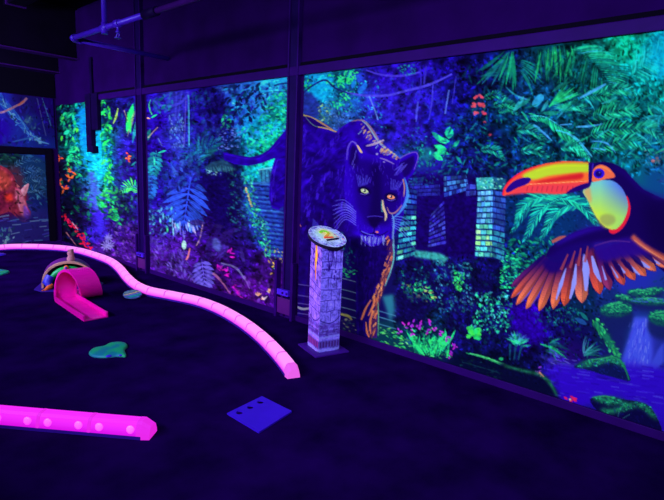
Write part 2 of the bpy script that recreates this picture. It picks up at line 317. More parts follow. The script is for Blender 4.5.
    for k in range(18): c.leaf(172+1.3*k+r.uniform(-1,1), 226+r.uniform(-4,6)+abs(k-9)*-.6, r.uniform(7,13), 1.6, 1.5+r.uniform(-.25,.25), r.choice([(110,110,230),(130,160,230),(90,90,215),(180,170,210),(120,210,220)]), .85)
    c.oval(184,245,2.4,4.5,(150,210,190),.85); c.line([(190,248),(188,256),(186,260)], [1,2,1.6], (230,130,130), .85); c.line([(203,222),(200,238),(196,246)], [1,1.4,.8], (190,160,170), .7)
    c.leaves([(150,235),(178,235),(196,285),(182,280),(152,264)], 170, (4, 9), [(90,70,190),(70,50,165),(110,100,205),(56,24,140)], (1.55, .8), asp=.25, al=(.25,.65))
    monstera(202,262,30,13,1.45,(92,80,205),None,7)
    c.leaves([(205,215),(245,230),(240,255),(208,255)], 32, (9, 18), [(46,22,130),(60,40,150),(36,10,105)], (2.4, .9), asp=.3, al=(.4,.8))
    c.poly([(213,240),(217,238),(221,246),(218,252),(213,247)], (80,110,190), .6, 1, True)
    for x, y in ((228,253),(231,257),(220,270),(224,275),(218,268),(226,272),(236,292),(240,296),(233,288)):
        for k in range(3): c.leaf(x+r.uniform(-2,2), y, r.uniform(3,6), 1.8, r.uniform(-2,1), (215,20,200), .75)
    c.line([(213,273),(222,282),(232,297)], [3,1.8,1.2], (175,110,150), .7); c.line([(221,263),(236,268),(245,280)], [1.2,2.2,1.4], (110,120,170), .7); c.line([(244,276),(250,290)], [2,.8], (120,90,190), .7)
    c.leaves([(214,262),(286,275),(286,308),(230,298)], 90, (3, 7), [(80,20,140),(60,14,120),(100,60,170),(46,8,100)], (1.5, 1.2), al=(.3,.7))
    for x, y in ((258,296),(269,293),(264,300)):
        for k in range(7): c.leaf(x, y, r.uniform(3,6), 1.2, -1.6+r.uniform(-1.2,1.2), r.choice([(230,190,190),(180,170,200),(210,150,120)]), .85)
    return c

def paint_panther_part(c):
    r = c.r
    # jungle behind the cat
    c.leaves([(300,76),(360,68),(352,112),(300,112)], 190, (2, 5), [(10,150,170),(10,120,140),(30,190,150),(20,90,150),(12,60,110)], (1.5, 1.6), al=(.4,.85))
    c.poly([(302,93),(312,84),(322,80),(330,86),(326,100),(318,98),(308,92)], (12,160,230), .75, 2, True)
    c.leaves([(302,90),(330,78),(330,102),(312,98)], 40, (2, 4), [(20,190,230),(20,140,230),(30,200,190)], (1.5, 1.5), al=(.3,.7))
    c.poly([(302,96),(309,92),(318,101),(320,112),(312,118),(302,116)], (30,44,150), .9, 1, True)
    for x, y in ((306,86),(329,80),(341,82),(344,78),(352,74),(350,80),(336,104),(345,96)):
        for k in range(14): c.leaf(x+r.uniform(-4,4), y+r.uniform(-4,4), r.uniform(2,4.5), 1.8, r.uniform(-3,3), r.choice([(30,200,110),(50,220,120),(20,160,120)]), .85)
    c.leaves([(319,104),(330,100),(331,124),(320,120)], 70, (1.5, 3.5), [(60,150,110),(120,170,110),(30,80,90),(90,110,90)], (1.5, 1.5), al=(.4,.9))
    c.leaves([(330,110),(350,108),(346,124),(332,130)], 60, (1.5, 3.5), [(60,110,190),(90,130,190),(40,70,160)], (1.5, 1.5), al=(.3,.7))
    for x, y in ((355,80),(362,86),(366,82)): c.leaf(x, y, 9, 5, 1.9, (25,120,235), .75)
    c.leaves([(355,80),(378,80),(386,130),(364,122),(350,108)], 120, (1.2, 3.2), [(20,170,200),(30,140,210),(40,70,190),(20,200,170)], (1.5, 1.5), al=(.3,.8))
    c.leaves([(372,70),(460,58),(455,170),(400,150),(380,120)], 210, (3, 8), [(38,26,180),(30,40,165),(26,14,140),(36,60,180),(22,20,130)], (1.6, 1.2), al=(.2,.55))
    c.mottle([(360,60),(470,55),(470,160),(400,160),(370,130)], .10, 2)
    for pts, w, q in (([(366,70),(378,74),(392,76),(408,75),(420,72)],[1.5,2.2,1.6],(72,56,225)),([(345,92),(360,95),(375,96),(390,95),(405,91),(425,86),(440,80),(452,74)],[1.4,2.6,2.2,2.6,1.6],(74,66,228)),
                      ([(302,94),(312,86),(325,80),(335,88),(350,94)],[1.6,1.8,1.2],(26,20,120)),([(369,96),(374,108),(378,120)],1.4,(90,130,220)),([(418,101),(417,110),(416,122)],[1.2,2.2,1.2],(70,76,220)),([(433,84),(432,100),(429,120)],[.8,1.5,.8],(64,60,215)),
                      ([(449,90),(447,102),(445,114)],1.4,(80,110,210)),([(456,76),(454,92),(452,104)],1,(56,50,200)),([(420,66),(421,82),(419,96)],1.2,(50,40,190)),([(426,66),(424,84)],2,(52,44,190))):
        c.line(pts, w, q, .85)
    c.leaves([(398,64),(416,62),(416,74),(400,74)], 45, (1.5, 3.5), [(20,130,150),(30,170,160),(30,60,150)], (1.5, 1.5), al=(.5,.9))
    c.leaves([(400,130),(425,125),(432,165),(405,160)], 70, (1.5, 4), [(20,120,140),(20,170,140),(26,40,130)], (1.5, 1.5), al=(.3,.7))
    # light leaves right of the ear
    for x, y, L, w, a, q in ((432,132,14,5,.75,(20,150,130)),(437,140,13,6,.1,(25,170,130)),(450,127,12,9,1.7,(25,190,125)),(447,150,14,6,-2.8,(30,205,120)),(444,152,13,5,2.9,(40,215,120)),(443,160,12,6,-2.6,(30,190,120)),
                             (452,148,11,4,-.8,(24,170,120)),(437,150,13,5,.35,(30,200,120)),(456,156,10,3,.9,(20,150,130)),(446,144,12,4,-2.3,(40,210,130))): c.leaf(x, y, L, w, a, q, .9)
    c.oval(427,154,8,7,(20,100,120),.8,0,1); c.leaves([(417,147),(438,147),(438,166),(419,166)], 36, (2, 5), [(20,130,130),(20,170,130),(14,60,110)], (1.5, 1.5), al=(.4,.8))
    c.leaves([(452,110),(480,120),(478,175),(440,172)], 130, (3, 9), [(14,100,125),(12,70,120),(20,130,140),(12,14,100)], (2.4, .8), asp=.25, al=(.35,.8))
    # temple: dark doorway, brick piers and lintels
    c.poly([(410,176),(482,176),(486,250),(404,262)], (20,3,98), .9, 3)
    c.bricks([(408,178),(424,177),(422,186),(410,186)], 3, 3, lambda p, r: (30,50,150), (18,8,98))
    c.bricks([(407,186),(440,184),(440,196),(407,197)], 3, 6, lambda p, r: (34,36,150), (18,6,100))
    c.bricks([(444,176),(466,175),(470,190),(444,198)], 4, 7, lambda p, r: r.choice([(40,80,165),(30,50,150),(50,110,175)]), (20,6,100), .35)
    c.bricks([(466,184),(476,184),(476,196),(466,197)], 2, 2, lambda p, r: (46,60,170), (20,6,100))
    c.bricks([(404,186),(417,190),(415,256),(396,262)], 13, 3, lambda p, r: r.choice([(30,60,150),(34,90,150),(24,40,130)]) if p[1] < 216 else r.choice([(50,175,160),(36,130,150),(80,190,150),(30,100,140)]), (16,10,98), .3, .24)
    c.bricks([(430,215),(444,200),(446,245),(428,248)], 9, 4, lambda p, r: r.choice([(46,44,170),(36,26,150),(56,66,180)]), (20,4,100), .3, .26)
    c.bricks([(446,222),(462,222),(462,246),(446,246)], 4, 4, lambda p, r: (34,16,130), (20,4,100), al) if False else None
    c.leaves([(404,172),(440,170),(440,182),(410,186)], 50, (2, 5), [(18,60,120),(16,14,96),(24,90,130)], (1.5, 1.5), al=(.4,.8))
    c.poly([(415,250),(440,253),(449,258),(445,262),(414,257)], (50,160,150), .85, 1)
    # right pier: lit left face, shaded right face
    lit = lambda p, r: r.choice([(80,150,205),(60,130,200),(70,165,190)]) if p[1] < 225 else r.choice([(80,190,160),(120,190,120),(60,160,170)])
    c.bricks([(478,191),(493,190),(492,258),(475,257)], 12, 3.2, lit, (18,34,112), .28, .18)
    c.bricks([(493,190),(506,192),(504,262),(492,258)], 12, 2.4, lambda p, r: (36,70,160) if p[1] < 230 else (34,110,140), (16,20,104), .28, .18)
    c.poly([(476,178),(493,177),(494,189),(477,190)], (44,140,150), 1); c.poly([(493,177),(506,179),(506,190),(494,189)], (24,80,120), 1)
    for k in range(40): c.oval(r.uniform(478,504), r.uniform(178,189), r.uniform(.6,1.4), r.uniform(.5,1.1), r.choice([(110,190,180),(14,50,110),(80,190,130)]), .7)
    # undergrowth below the temple
    A = [(396,262),(440,258),(520,262),(520,330),(470,360),(420,345),(394,330)]
    c.leaves(A, 500, (2, 5), DRK+[(12,50,95)], (1.5, 1.5), asp=.55, al=(.4,.8))
    c.leaves([(432,258),(470,262),(474,310),(440,312)], 260, (1.5, 4), [(20,110,130),(30,150,140),(20,80,120),(60,150,170)], (1.5, 1.5), asp=.55, al=(.35,.85))
    c.leaves([(452,270),(464,272),(464,290),(455,290)], 40, (2, 4), [(40,200,90),(60,210,80),(30,160,90)], (1.5, 1.5), asp=.6)
    c.leaves([(500,256),(516,250),(520,290),(498,288)], 130, (2.5, 6), [(30,200,110),(40,220,120),(20,160,110),(12,90,100)], (.1, .9), asp=.4)
    c.leaves([(478,292),(508,290),(512,330),(470,332)], 260, (2, 4.5), [(30,180,120),(40,200,130),(20,120,120),(60,190,190),(14,20,92)], (1.5, 1.5), asp=.55)
    c.leaves([(400,285),(425,280),(436,300),(410,303)], 130, (2, 4.5), [(30,190,100),(40,210,110),(20,150,100),(150,180,90)], (.2, 1.2), asp=.45)
    c.leaves([(398,270),(430,265),(428,285),(400,290)], 70, (2, 4.5), [(20,90,110),(20,140,120),(14,40,96)], (1.5, 1.5), asp=.5, al=(.4,.8))
    c.poly([(382,296),(394,294),(396,312),(390,322)], (40,130,150), .8, 2); c.poly([(397,290),(428,294),(426,330),(396,326)], (16,8,86), .7, 4)
    for y in (312,318,325): c.line([(376,y-2),(396,y+4)], 1.1, (60,120,160), .8)
    c.leaves([(376,325),(420,338),(452,358),(420,356),(378,342)], 150, (2, 5), [(30,160,90),(60,190,90),(20,110,90),(90,180,90)], (.3, .5), asp=.35)
    # agave-like tuft with magenta blooms
    for k in range(70):
        c.leaf(428+r.uniform(-16,20), 350+r.uniform(-6,8)+ (0), r.uniform(9,18), 2.6, -1.57+r.uniform(-.9,.9), r.choice([(30,190,110),(40,215,110),(20,140,100),(14,90,90)]), .9)
    c.leaves([(405,325),(440,322),(452,345),(410,345)], 70, (2, 4), [(40,210,110),(30,170,110),(20,110,100)], (1.5, 1.5))
    for x, y in ((406,326),(412,324),(411,333),(420,328),(428,330),(431,322),(436,330),(440,333),(418,324),(400,332),(448,338),(451,354),(454,348)):
        for k in range(4): c.leaf(x+r.uniform(-2,2), y+r.uniform(-2,2), r.uniform(2.5,4.5), 2, r.uniform(-3,3), (r.randint(150,205),40,210), .9)
    for k in range(16): c.oval(473+r.uniform(-5,6), 334+r.uniform(-6,6), 2.6, 2.2, r.choice([(50,205,70),(30,180,90)]), .85)
    # mossy log and bank
    c.poly([(452,352),(470,352),(500,362),(540,376),(560,386),(560,400),(500,386),(455,370)], (8,14,70), .9, 3)
    c.line([(466,353),(480,356),(497,362),(512,368),(540,377),(556,383)], [1,2.6,3.4,2.6,1.2], (30,150,90), .85); c.line([(470,353),(490,359),(510,367)], [.6,1.2,.6], (80,190,110), .8)
    c.line([(462,362),(490,370),(520,380)], .9, (20,70,90), .7)
    c.leaves([(452,352),(556,384),(556,398),(460,368)], 160, (1.5, 4), [(14,50,80),(20,80,80),(10,10,60)], (.3, .6), asp=.35, al=(.3,.8))
    # white-green fan plant
    for k in range(46):
        a = -1.57+r.uniform(-1.5,1.5); c.leaf(517+r.uniform(-4,4), 343+r.uniform(-4,4), r.uniform(6,12), 2, a, r.choice([(30,170,130),(60,150,190),(20,110,120),(40,200,130)]), .85)
    for dx in (-6, 0, 6): c.line([(516+dx,344),(514+dx*.7,360)], [2.4,1.2], (16,80,110), .8)
    c.oval(501,359,2.4,1.8,(30,180,100),.8)
    for k in range(5): c.leaf(538+r.uniform(-1,1), 371+r.uniform(-3,3), 4, 1.6, r.uniform(-3,3), (150,60,220), .9)
    c.poly([(512,308),(536,312),(548,330),(540,346),(516,334)], (36,2,155), .7, 5)

def paint_panther(c):
    r = c.r
    P1 = (34,3,165)
    body = [(223,152),(236,155),(250,157),(260,155),(268,150),(276,141),(283,133),(289,127),(297,118),(304,116),(314,119),(326,124),(336,132),(343,126),(350,121.5),(358,119.5),(364,121),(372,128),(380,142),(392,152),(402,160),
            (404,215),(392,240),(393,252),(390,268),(384,284),(379,300),(378,318),(377,338),(357,335),(356,310),(356,280),(352,255),(345,240),(330,236),(318,236),(310,250),(306,285),(301,330),(292,330),(288,260),(283,205),(279,210),(272,208),(269,198),(270,182),(272,168),(275,158),(262,163),(248,166),(234,164),(224,160)]
    c.poly(body, P1, 1, 0)
    c.poly([(302,122),(330,134),(345,130),(352,160),(345,200),(352,236),(300,236)], (26,2,132), .8, 6)
    c.poly([(306,150),(325,160),(338,150),(340,235),(308,235)], (19,2,98), .85, 7)
    c.poly([(283,205),(345,220),(350,240),(325,238),(310,262),(303,330),(290,330)], (20,3,88), .85, 5)
    c.poly([(345,238),(392,238),(389,268),(378,300),(374,338),(357,335),(356,280)], (16,3,80), .9, 2)
    c.poly([(270,172),(284,170),(286,200),(280,209),(272,206)], (24,2,125), .7, 2)
    c.line([(226,158),(250,163),(266,159)], [2,3,1], (30,2,150), .7, soft=1); c.line([(225,154),(250,159),(264,156),(280,142)], [1.5,1.5,1], (54,10,225), .6)
    c.line([(283,135),(280,160),(282,185)], [2,5,2], (34,2,160), .7, soft=1)
    for pts in ([(300,176),(312,165),(324,158),(334,146)],[(298,200),(303,185),(310,178)],[(316,195),(322,180),(330,172)],[(306,130),(318,140),(322,152)],[(300,150),(308,148),(316,152)],[(338,134),(334,150),(326,165)]): c.line(pts, [1,3.4,1], (52,10,222), .55, soft=1)
    for k in range(420):                                  # short fur marks following the body
        x, y = r.uniform(272,352), r.uniform(122,240)
        if inside(np.array(body, float), x, y) and inside(np.array(body, float), x-3, y+5):
            L = r.uniform(3,8); a = 2.2+.5*math.sin(y*.05)+r.uniform(-.3,.3); c.line([(x,y),(x+L*math.cos(a),y+L*math.sin(a))], r.uniform(.7,1.8), r.choice([(50,8,215),(24,2,120),(16,2,84),(42,4,190)]), r.uniform(.2,.5), False)
    for k in range(160):
        x, y = r.uniform(354,380), r.uniform(246,334)
        if inside(np.array(body, float), x, y): c.line([(x,y),(x+r.uniform(-2,1),y+r.uniform(4,9))], r.uniform(.7,1.6), r.choice([(34,4,150),(14,2,76),(26,4,118)]), r.uniform(.3,.6), False)
    c.mottle(body, .09, 2)
    for pts, w in (([(340,128),(332,142),(318,154),(306,162)],3),([(344,150),(340,172),(342,196),(346,214)],3.5),([(305,124),(303,140),(304,160)],2.5),([(312,176),(308,196),(309,214)],2.5),([(276,160),(273,178),(274,196)],2),([(330,170),(322,184),(316,200)],2.5)):
        for k in range(26):
            q = spline(pts)[r.randrange(len(spline(pts))-1)]; x, y = q[0]+r.uniform(-w,w), q[1]+r.uniform(-2,2); c.line([(x,y),(x-r.uniform(0,2.5),y+r.uniform(3,7))], r.uniform(.5,1.1), (66,30,238), r.uniform(.25,.6), False)
    # rim light on the back
    c.poly([(302,113),(308,116),(316,121),(326,127),(316,128),(306,123)], (26,2,100), .9, 0, True)
    c.line([(302,115),(311,117),(320,122),(328,127),(336,132)], [1.8,1,1.8,1.5,.6], (205,165,70), .75); c.line([(303,113),(308,120),(315,126),(326,128),(335,132.5)], [.6,.8,.8,.5], (110,180,130), .6)
    c.line([(318,127),(328,129),(337,132)], [.8,1.3,.6], (225,170,90), .75)
    c.line([(351,121.5),(360,120),(366,123),(373,132),(380,143),(390,151),(400,159)], [.6,1.6,2.6,3.4,2.8,2,.6], (190,150,125), .6)
    c.line([(362,121),(368,126),(376,138),(384,147),(396,155)], [.8,1,1.5,1.4,.6], (120,190,220), .7)
    for k in range(90):
        t = r.random(); x = 362+36*t; y = 124+33*t+r.uniform(-1,7); c.line([(x,y),(x-r.uniform(1,4),y+r.uniform(1,4))], r.uniform(.5,1.2), r.choice([(225,180,110),(130,170,220),(180,130,110),(60,40,190)]), .8, False)
    c.line([(366,146),(374,144),(384,140)], [1,2.5,1.5], (190,170,190), .8)
    # head
    head = [(345,170),(346,158),(347,148),(350,142),(354,140.5),(358,145),(362,152),(374,155),(388,157),(398,160),(406,155),(414,151.5),(418,154),(417,164),(413,174),(407,181),(408,194),(404,207),(396,217),(391,226),(388,236),(380,244),(370,246),(362,240),(357,228),(351,214),(346,202),(344,186)]
    c.poly(head, (37,3,180), 1, 0, True)
    c.poly([(352,158),(372,160),(396,164),(406,184),(400,208),(388,226),(366,226),(356,206)], (22,2,108), .85, 4)
    c.poly([(371,165),(380,165),(382,195),(386,222),(368,222),(371,195)], (15,2,76), .9, 3)
    c.poly([(349,164),(350,150),(353,144),(357,149),(359,160),(355,168)], (20,3,92), .95, 1); c.poly([(399,163),(414,155),(415,163),(410,174),(404,178)], (20,3,92), .95, 1)
    c.line([(347,160),(348,148),(352,141.5),(357,145),(361,152)], [.8,1.2,1.2,1.6,2], (110,90,220), .85); c.line([(357,145),(360,150),(362,153)], [1,2.4,1.4], (225,190,130), .9)
    c.line([(400,158),(409,153.5),(416,152.5),(418,158),(414,170)], [1,.9,1,.9,.7], (120,90,210), .8)
    for x, y in ((354,160),(352,165),(355,155),(353,169)): c.line([(x,y),(x+1.5,y-5)], .8, (90,80,215), .8)
    for k in range(9): c.line([(396+r.uniform(-2,6), 172+r.uniform(-4,4)), (404+r.uniform(-2,4), 163+r.uniform(-2,5))], .7, (80,70,215), .7)
    for k in range(34):                                   # forehead and cheek fur
        x, y = r.uniform(352,400), r.uniform(158,186); c.line([(x,y),(x+r.uniform(-3,3)*.6,y-r.uniform(2,6))], .6, (70,40,225), .55)
    for k in range(10): c.line([(359+.9*k,187-k*.3),(357+1.4*k+r.uniform(-1,1),176+r.uniform(-3,3))], .6, (80,80,230), .7); c.line([(391+.8*k,190),(391+1.5*k,180+r.uniform(-3,3))], .6, (80,80,230), .7)
    c.line([(380,158),(386,160),(394,164)], [1,1.6,1], (150,130,200), .7); c.oval(377,154,1.2,1,(180,170,220),.8); c.oval(384,162,1,.8,(180,170,220),.7)
    for k in range(120):                                  # cheek and jaw fur
        x, y = r.choice([(r.uniform(345,357), r.uniform(168,216)), (r.uniform(396,406), r.uniform(180,208)), (r.uniform(358,388), r.uniform(222,240))])
        if inside(spline(head, True), x, y): c.line([(x,y),(x+r.uniform(-1.2,1.2),y+r.uniform(2.5,5))], r.uniform(.5,1), r.choice([(72,40,240),(60,20,225),(30,4,140)]), r.uniform(.3,.6), False)
    # eyes
    for x, y, q, t in ((364.5,191,(175,195,150),.3),(391,197,(230,140,110),.15)):
        c.oval(x, y, 6.6, 4.6, (12,2,60), .95, t, 1); c.oval(x, y, 3.9, 2.1, q, 1, t); c.oval(x+.2, y-.2, 1.2, 1.4, (20,10,60), 1); c.oval(x-.9, y-.8, .7, .5, (235,240,255), .9)
        c.line([(x-5.5,y-1.5),(x-1,y-3.2),(x+4.5,y-.5)], [.8,1.3,.8], (12,2,56), .95); c.line([(x-4,y+2.4),(x,y+3.6),(x+4.5,y+2)], .8, (110,90,225), .8)
    # cheek and nose rim light
    c.line([(404.5,178),(407,187),(407.5,196),(404,206),(399,213),(392,219)], [.8,2,3.2,2.8,1.8,1], (70,150,235), .8)
    c.line([(403,179),(404.5,188),(403.5,197)], [1.1,1.4,.6], (205,150,110), .8); c.line([(402,205),(396,212),(390,213),(387,207)], [.8,1.5,1.4,.6], (180,130,130), .8)
    c.line([(382.5,200),(383.5,208),(386,215),(385,221)], [1.2,2.6,2.4,1], (210,190,150), .9); c.line([(381.5,201),(382,212)], [.6,1], (90,190,170), .8)
    c.line([(392,214),(394,222),(393,236),(394,248)], [1,1.6,2,2], (110,170,210), .7)
    # nose, mouth and chin
    c.poly([(368,218),(382,218),(378,226),(374,229),(370,225)], (14,2,64), .95, 1); c.line([(367,217),(374,216),(383,217)], .8, (70,50,200), .8)
    c.line([(374,228),(373,233),(364,234),(360,230)], [.8,1.2,.8], (14,2,64), .95); c.line([(373,233),(381,235),(388,231)], [1.2,.8], (14,2,64), .95); c.line([(361,231),(368,234),(374,235)], .9, (90,90,230), .9)
    c.oval(377,232,1.6,1,(230,120,90),.9)
    for k in range(22):
        x = 361+1.15*k; c.line([(x, 236+r.uniform(-1,2)), (x+r.uniform(-2,1.5), 243+r.uniform(-1,5)-abs(k-10)*.25)], .8, r.choice([(120,140,225),(150,170,230),(90,90,220)]), .85)
    for k in range(7): c.line([(356,212+2.2*k),(346-k*.2,208+2.4*k-3),(332+k*.5,208+4.4*k-2)], [.9,.8,.4], (96,90,235), .85)
    for k in range(4): c.line([(353,207+2*k),(344,200+3*k),(335,201+4.2*k)], [.8,.4], (96,100,235), .7)
    for k in range(6): c.line([(392,217+1.8*k),(402,217+3.2*k),(410+k*.9,222+5.2*k)], [.8,.7,.35], (80,130,230), .85)
    # orange-lit fur down the foreleg
    c.line([(391,240),(392,254),(389,270),(383,285),(378,300),(376,318),(375,338)], [1,4,5,5,4,3.4,2.4], (110,50,70), .7, soft=1)
    for k in range(170):
        t = r.random()**.8; q = spline([(391,236),(391.5,254),(388,270),(382,285),(377,300),(374,318),(374,336)])[int(t*35)]
        x, y = q[0]+r.uniform(-4,2.5), q[1]+r.uniform(-3,3)
        c.line([(x,y),(x-r.uniform(.5,3),y+r.uniform(2.5,6))], r.uniform(.6,1.4), r.choice([(225,130,85),(190,100,70),(235,155,100),(120,60,60),(60,20,80),(36,6,100)]), .8, False)
    c.line([(393,244),(394,256),(391,270),(385,286)], [1.2,1.6,1.2,.8], (90,190,200), .85); c.line([(378,302),(378.5,320),(378,336)], [.8,1.2,.8], (110,200,130), .75)
    for pts in ([(371,300),(366,308),(362,318),(361,320)],[(373,310),(370,324),(371,334)],[(366,322),(367,332),(369,337)],[(375,296),(373,306),(368,316)]): c.line(pts, [1,2.2,1], (225,125,85), .9)
    # ledges to the left of the leg
    for y in (286,297,305,315,322): c.line([(297,y-2),(310,y),(320,y+2)], .9, (110,100,190), .6); c.line([(341,y-8),(349,y-6),(356,y-4)], .9, (110,150,180), .7)
    c.line([(297,307),(303,309),(311,308)], [2,2.4,2], (160,170,190), .8); c.leaves([(340,268),(356,268),(356,276),(340,278)], 24, (2, 4.5), [(50,215,120),(30,180,120)], (.1, .8))
    c.leaves([(338,230),(354,245),(354,268),(338,265)], 36, (2, 5), [(16,90,110),(20,130,120),(16,20,90)], (1.5, 1.5), al=(.4,.8))
    c.leaves([(340,318),(354,322),(356,336),(340,332)], 40, (1.5, 4), [(150,160,130),(90,110,110),(30,60,90)], (.3, .6), al=(.4,.8))
    c.line([(340,314),(348,316),(352,320)], [2,3,1.4], (160,160,80), .8)
    c.leaf(298,222,6,1.4,1.0,(215,120,120),.8); c.poly([(312,228),(313,218),(320,226)], (46,40,170), .8)

def paint_toucan_part(c):
    r = c.r
    # hanging palms and shrubs at the upper right
    c.leaves([(460,60),(560,50),(560,110),(470,120)], 150, (4, 12), [(10,40,95),(8,60,95),(10,20,92),(8,80,105)], (1.4, .8), asp=.2, al=(.3,.7))
    for k in range(13):
        a = 1.1+.085*k; c.leaf(512-.6*k+r.uniform(-2,2), 52+r.uniform(-1,2), r.uniform(30,50), 3.0, a+.35, r.choice([(14,130,100),(20,160,110),(10,95,100),(24,110,140)]), .85, .05)
    for k in range(8): c.leaf(520, 60+k*1.6, r.uniform(16,30), 1.8, .15+.1*k, r.choice([(16,140,120),(10,100,110)]), .75, .25)
    for k in range(8): c.leaf(500, 62+k*2, r.uniform(12,26), 1.6, 2.6+.1*k, r.choice([(16,110,120),(10,80,110)]), .7, -.2)
    for k in range(26): c.leaf(538+1.5*k, 47+r.uniform(-2,6)-k*.1, r.uniform(18,36), 2.2, 1.6+r.uniform(-.3,.25), r.choice([(14,120,90),(24,160,90),(8,80,85),(10,100,100)]), .85)
    c.leaves([(545,60),(585,50),(592,95),(560,100)], 130, (4, 9), [(6,50,70),(10,100,90),(8,70,85),(20,140,100)], (1.7, .6), asp=.22, al=(.4,.85))
    # big frond arching right
    rib = spline([(572,50),(585,56),(596,66),(605,78),(609,86)], False, 6)
    for k in range(24):
        t = k/23; p = rib[int(t*(len(rib)-1))]
        L = 34*np.interp(t,[0,.5,1],[.9,1,.55]); c.leaf(p[0], p[1], L*r.uniform(.9,1.05), 2.0, -.42+.62*t+r.uniform(-.03,.03), r.choice([(20,165,130),(30,185,140),(40,170,190),(16,130,120)]), .9, .28)
        c.leaf(p[0], p[1], L*.9, 1.8, 2.0-.5*t, r.choice([(10,100,90),(16,130,100),(6,70,80)]), .85, -.05)
    for k in range(11): c.line([(598+k*.5,70+k*1.4),(615,66+k*2),(630,67+k*2.4)], [.9,.5], (4,40,70), .6)
    rib = spline([(632,76),(642,66),(655,58),(672,54)], False, 6)
    for k in range(22):
        t = k/21; p = rib[int(t*(len(rib)-1))]
        for sd, q in ((.95,(30,190,160)),(-.9,(20,165,150))): c.leaf(p[0], p[1], r.uniform(14,24), 1.7, -.5+sd*(1-.2*t), r.choice([q,(10,120,125),(40,200,190)]), .8, .1*sd)
    c.leaves([(608,30),(664,32),(664,60),(640,66),(618,60)], 70, (4, 9), [(10,165,120),(14,150,150),(8,170,200),(24,190,140)], (1.5, 1.5), al=(.15,.4))
    c.glow(664,52,20,16,(6,165,220),.6); c.glow(690,60,40,26,(6,150,200),.6)
    # shrubs
    c.leaves([(560,90),(664,76),(664,165),(560,165)], 620, (3, 8), [(8,100,105),(10,130,115),(6,60,85),(14,150,125),(6,75,100),(6,46,78)], (.6, 1.1), asp=.35, al=(.35,.8))
    c.leaves([(664,70),(800,40),(800,260),(700,200),(664,170)], 420, (4, 11), [(8,100,115),(10,130,125),(6,60,95),(14,150,135),(6,46,88)], (.6, 1.1), asp=.35, al=(.35,.8))
    c.leaves([(470,105),(560,100),(560,160),(510,175),(475,170)], 330, (3, 9), [(8,80,105),(10,110,110),(8,40,92),(8,22,90),(14,140,115)], (.6, 1.3), asp=.3, al=(.3,.75))
    for x0, y0, x1, y1, L in ((484,98,508,100,8),(493,106,517,108,9),(498,112,518,114,8),(590,135,640,130,16),(592,118,632,112,15),(585,95,620,105,12),(590,150,634,146,14)):
        c.frond([(x0,y0),((x0+x1)/2,(y0+y1)/2-4),(x1,y1)], L, [(20,150,110),(30,175,120),(12,110,105)], 15, 1.0, .14, None, .85)
    rib = spline([(530,116),(545,117),(560,126),(572,133)], False); 
    c.frond([(530,116),(545,117),(560,126),(570,132)], 14, [(25,180,120),(20,150,115)], 20, 1.0, .16, (60,190,215), .9, sides=(1,))
    c.frond([(556,130),(568,134),(580,144),(590,158)], 20, [(25,165,120),(20,140,115),(30,190,130)], 24, .9, .13, (50,180,215), .95, sides=(1,))
    c.line([(566,132),(578,140),(592,157)], [1,2,1.2], (60,170,220), .8)
    for pts, w in (([(535,126),(545,134),(552,141)],[1.5,2.2,.8]),([(533,125),(540,128)],[2.4,1]),([(518,97),(530,100)],[2.6,1]),([(576,127),(590,126),(603,124)],[1.2,2.2,.6]),([(592,141),(606,143),(616,153)],[1,1.8,.6]),([(560,125),(572,124)],[1.4,1]),([(592,148),(606,150)],[.8,1.4]),([(580,98),(595,90),(606,84)],[2,3,1.6])): c.line(pts, w, (60,150,225), .85)
    c.poly([(532,104),(536,97),(541,94),(544,97),(541,103),(535,107)], (40,150,205), .85, 0, True)
    for k in range(9): c.leaf(548+k*.6,108-k*.4,r.uniform(22,32),2,-.95+.07*k,r.choice([(20,150,100),(30,180,110),(14,110,100)]),.85)
    for k in range(8): c.leaf(568,106,r.uniform(10,18),1.8,2.3+.16*k,r.choice([(40,160,190),(20,150,150)]),.7)
    c.frond([(676,118),(664,114),(654,124),(648,140)], 22, [(20,130,150),(16,110,130),(30,150,150)], 18, .7, .12, None, .8)
    c.leaves([(640,150),(664,150),(664,166),(645,168)], 26, (3, 6), [(110,120,130),(60,110,130),(20,120,130)], (.3, .8), al=(.4,.8)); c.oval(653,161,2,1.6,(200,100,100),.7); c.oval(657,158,1.6,1.2,(190,110,100),.6)
    c.leaves([(648,165),(668,168),(668,186),(655,180)], 22, (4, 9), [(16,90,150),(20,110,160),(30,60,150)], (.2, .6), al=(.4,.7))
    for k in range(46):                                  # arching blades through the shrubs
        x, y = r.uniform(505,664), r.uniform(92,158); L = r.uniform(10,22); a = r.choice([-.5,-.9,.3,.6,2.4,-2.6])+r.uniform(-.3,.3)
        if y > 150 and 500 < x < 620: continue
        c.leaf(x, y, L, r.uniform(1.4,2.6), a, r.choice([(20,150,120),(30,180,130),(14,110,110),(40,170,180),(24,130,140)]), r.uniform(.5,.85), r.uniform(.1,.4))
    for x0, y0, x1, y1, L in ((604,118,640,112,14),(612,142,650,150,13),(560,110,590,112,12),(600,92,640,96,12),(515,130,545,140,11),(480,150,505,160,10),(520,152,548,158,11),(634,128,662,138,14),(560,148,585,156,12)):
        c.frond([(x0,y0),((x0+x1)/2,(y0+y1)/2-5),(x1,y1)], L, [(16,130,110),(26,160,120),(10,96,105),(34,180,150)], 17, .9, .15, None, .8)
    for x, y, L, w, a in ((524,96,20,5,2.0),(531,97,18,4,2.3),(552,92,22,4,-.7),(571,104,16,5,2.7),(560,112,18,5,2.9),(548,100,14,4,1.9)): c.leaf(x, y, L, w, a, r.choice([(24,150,120),(40,160,170),(20,120,110)]), .75, .2)
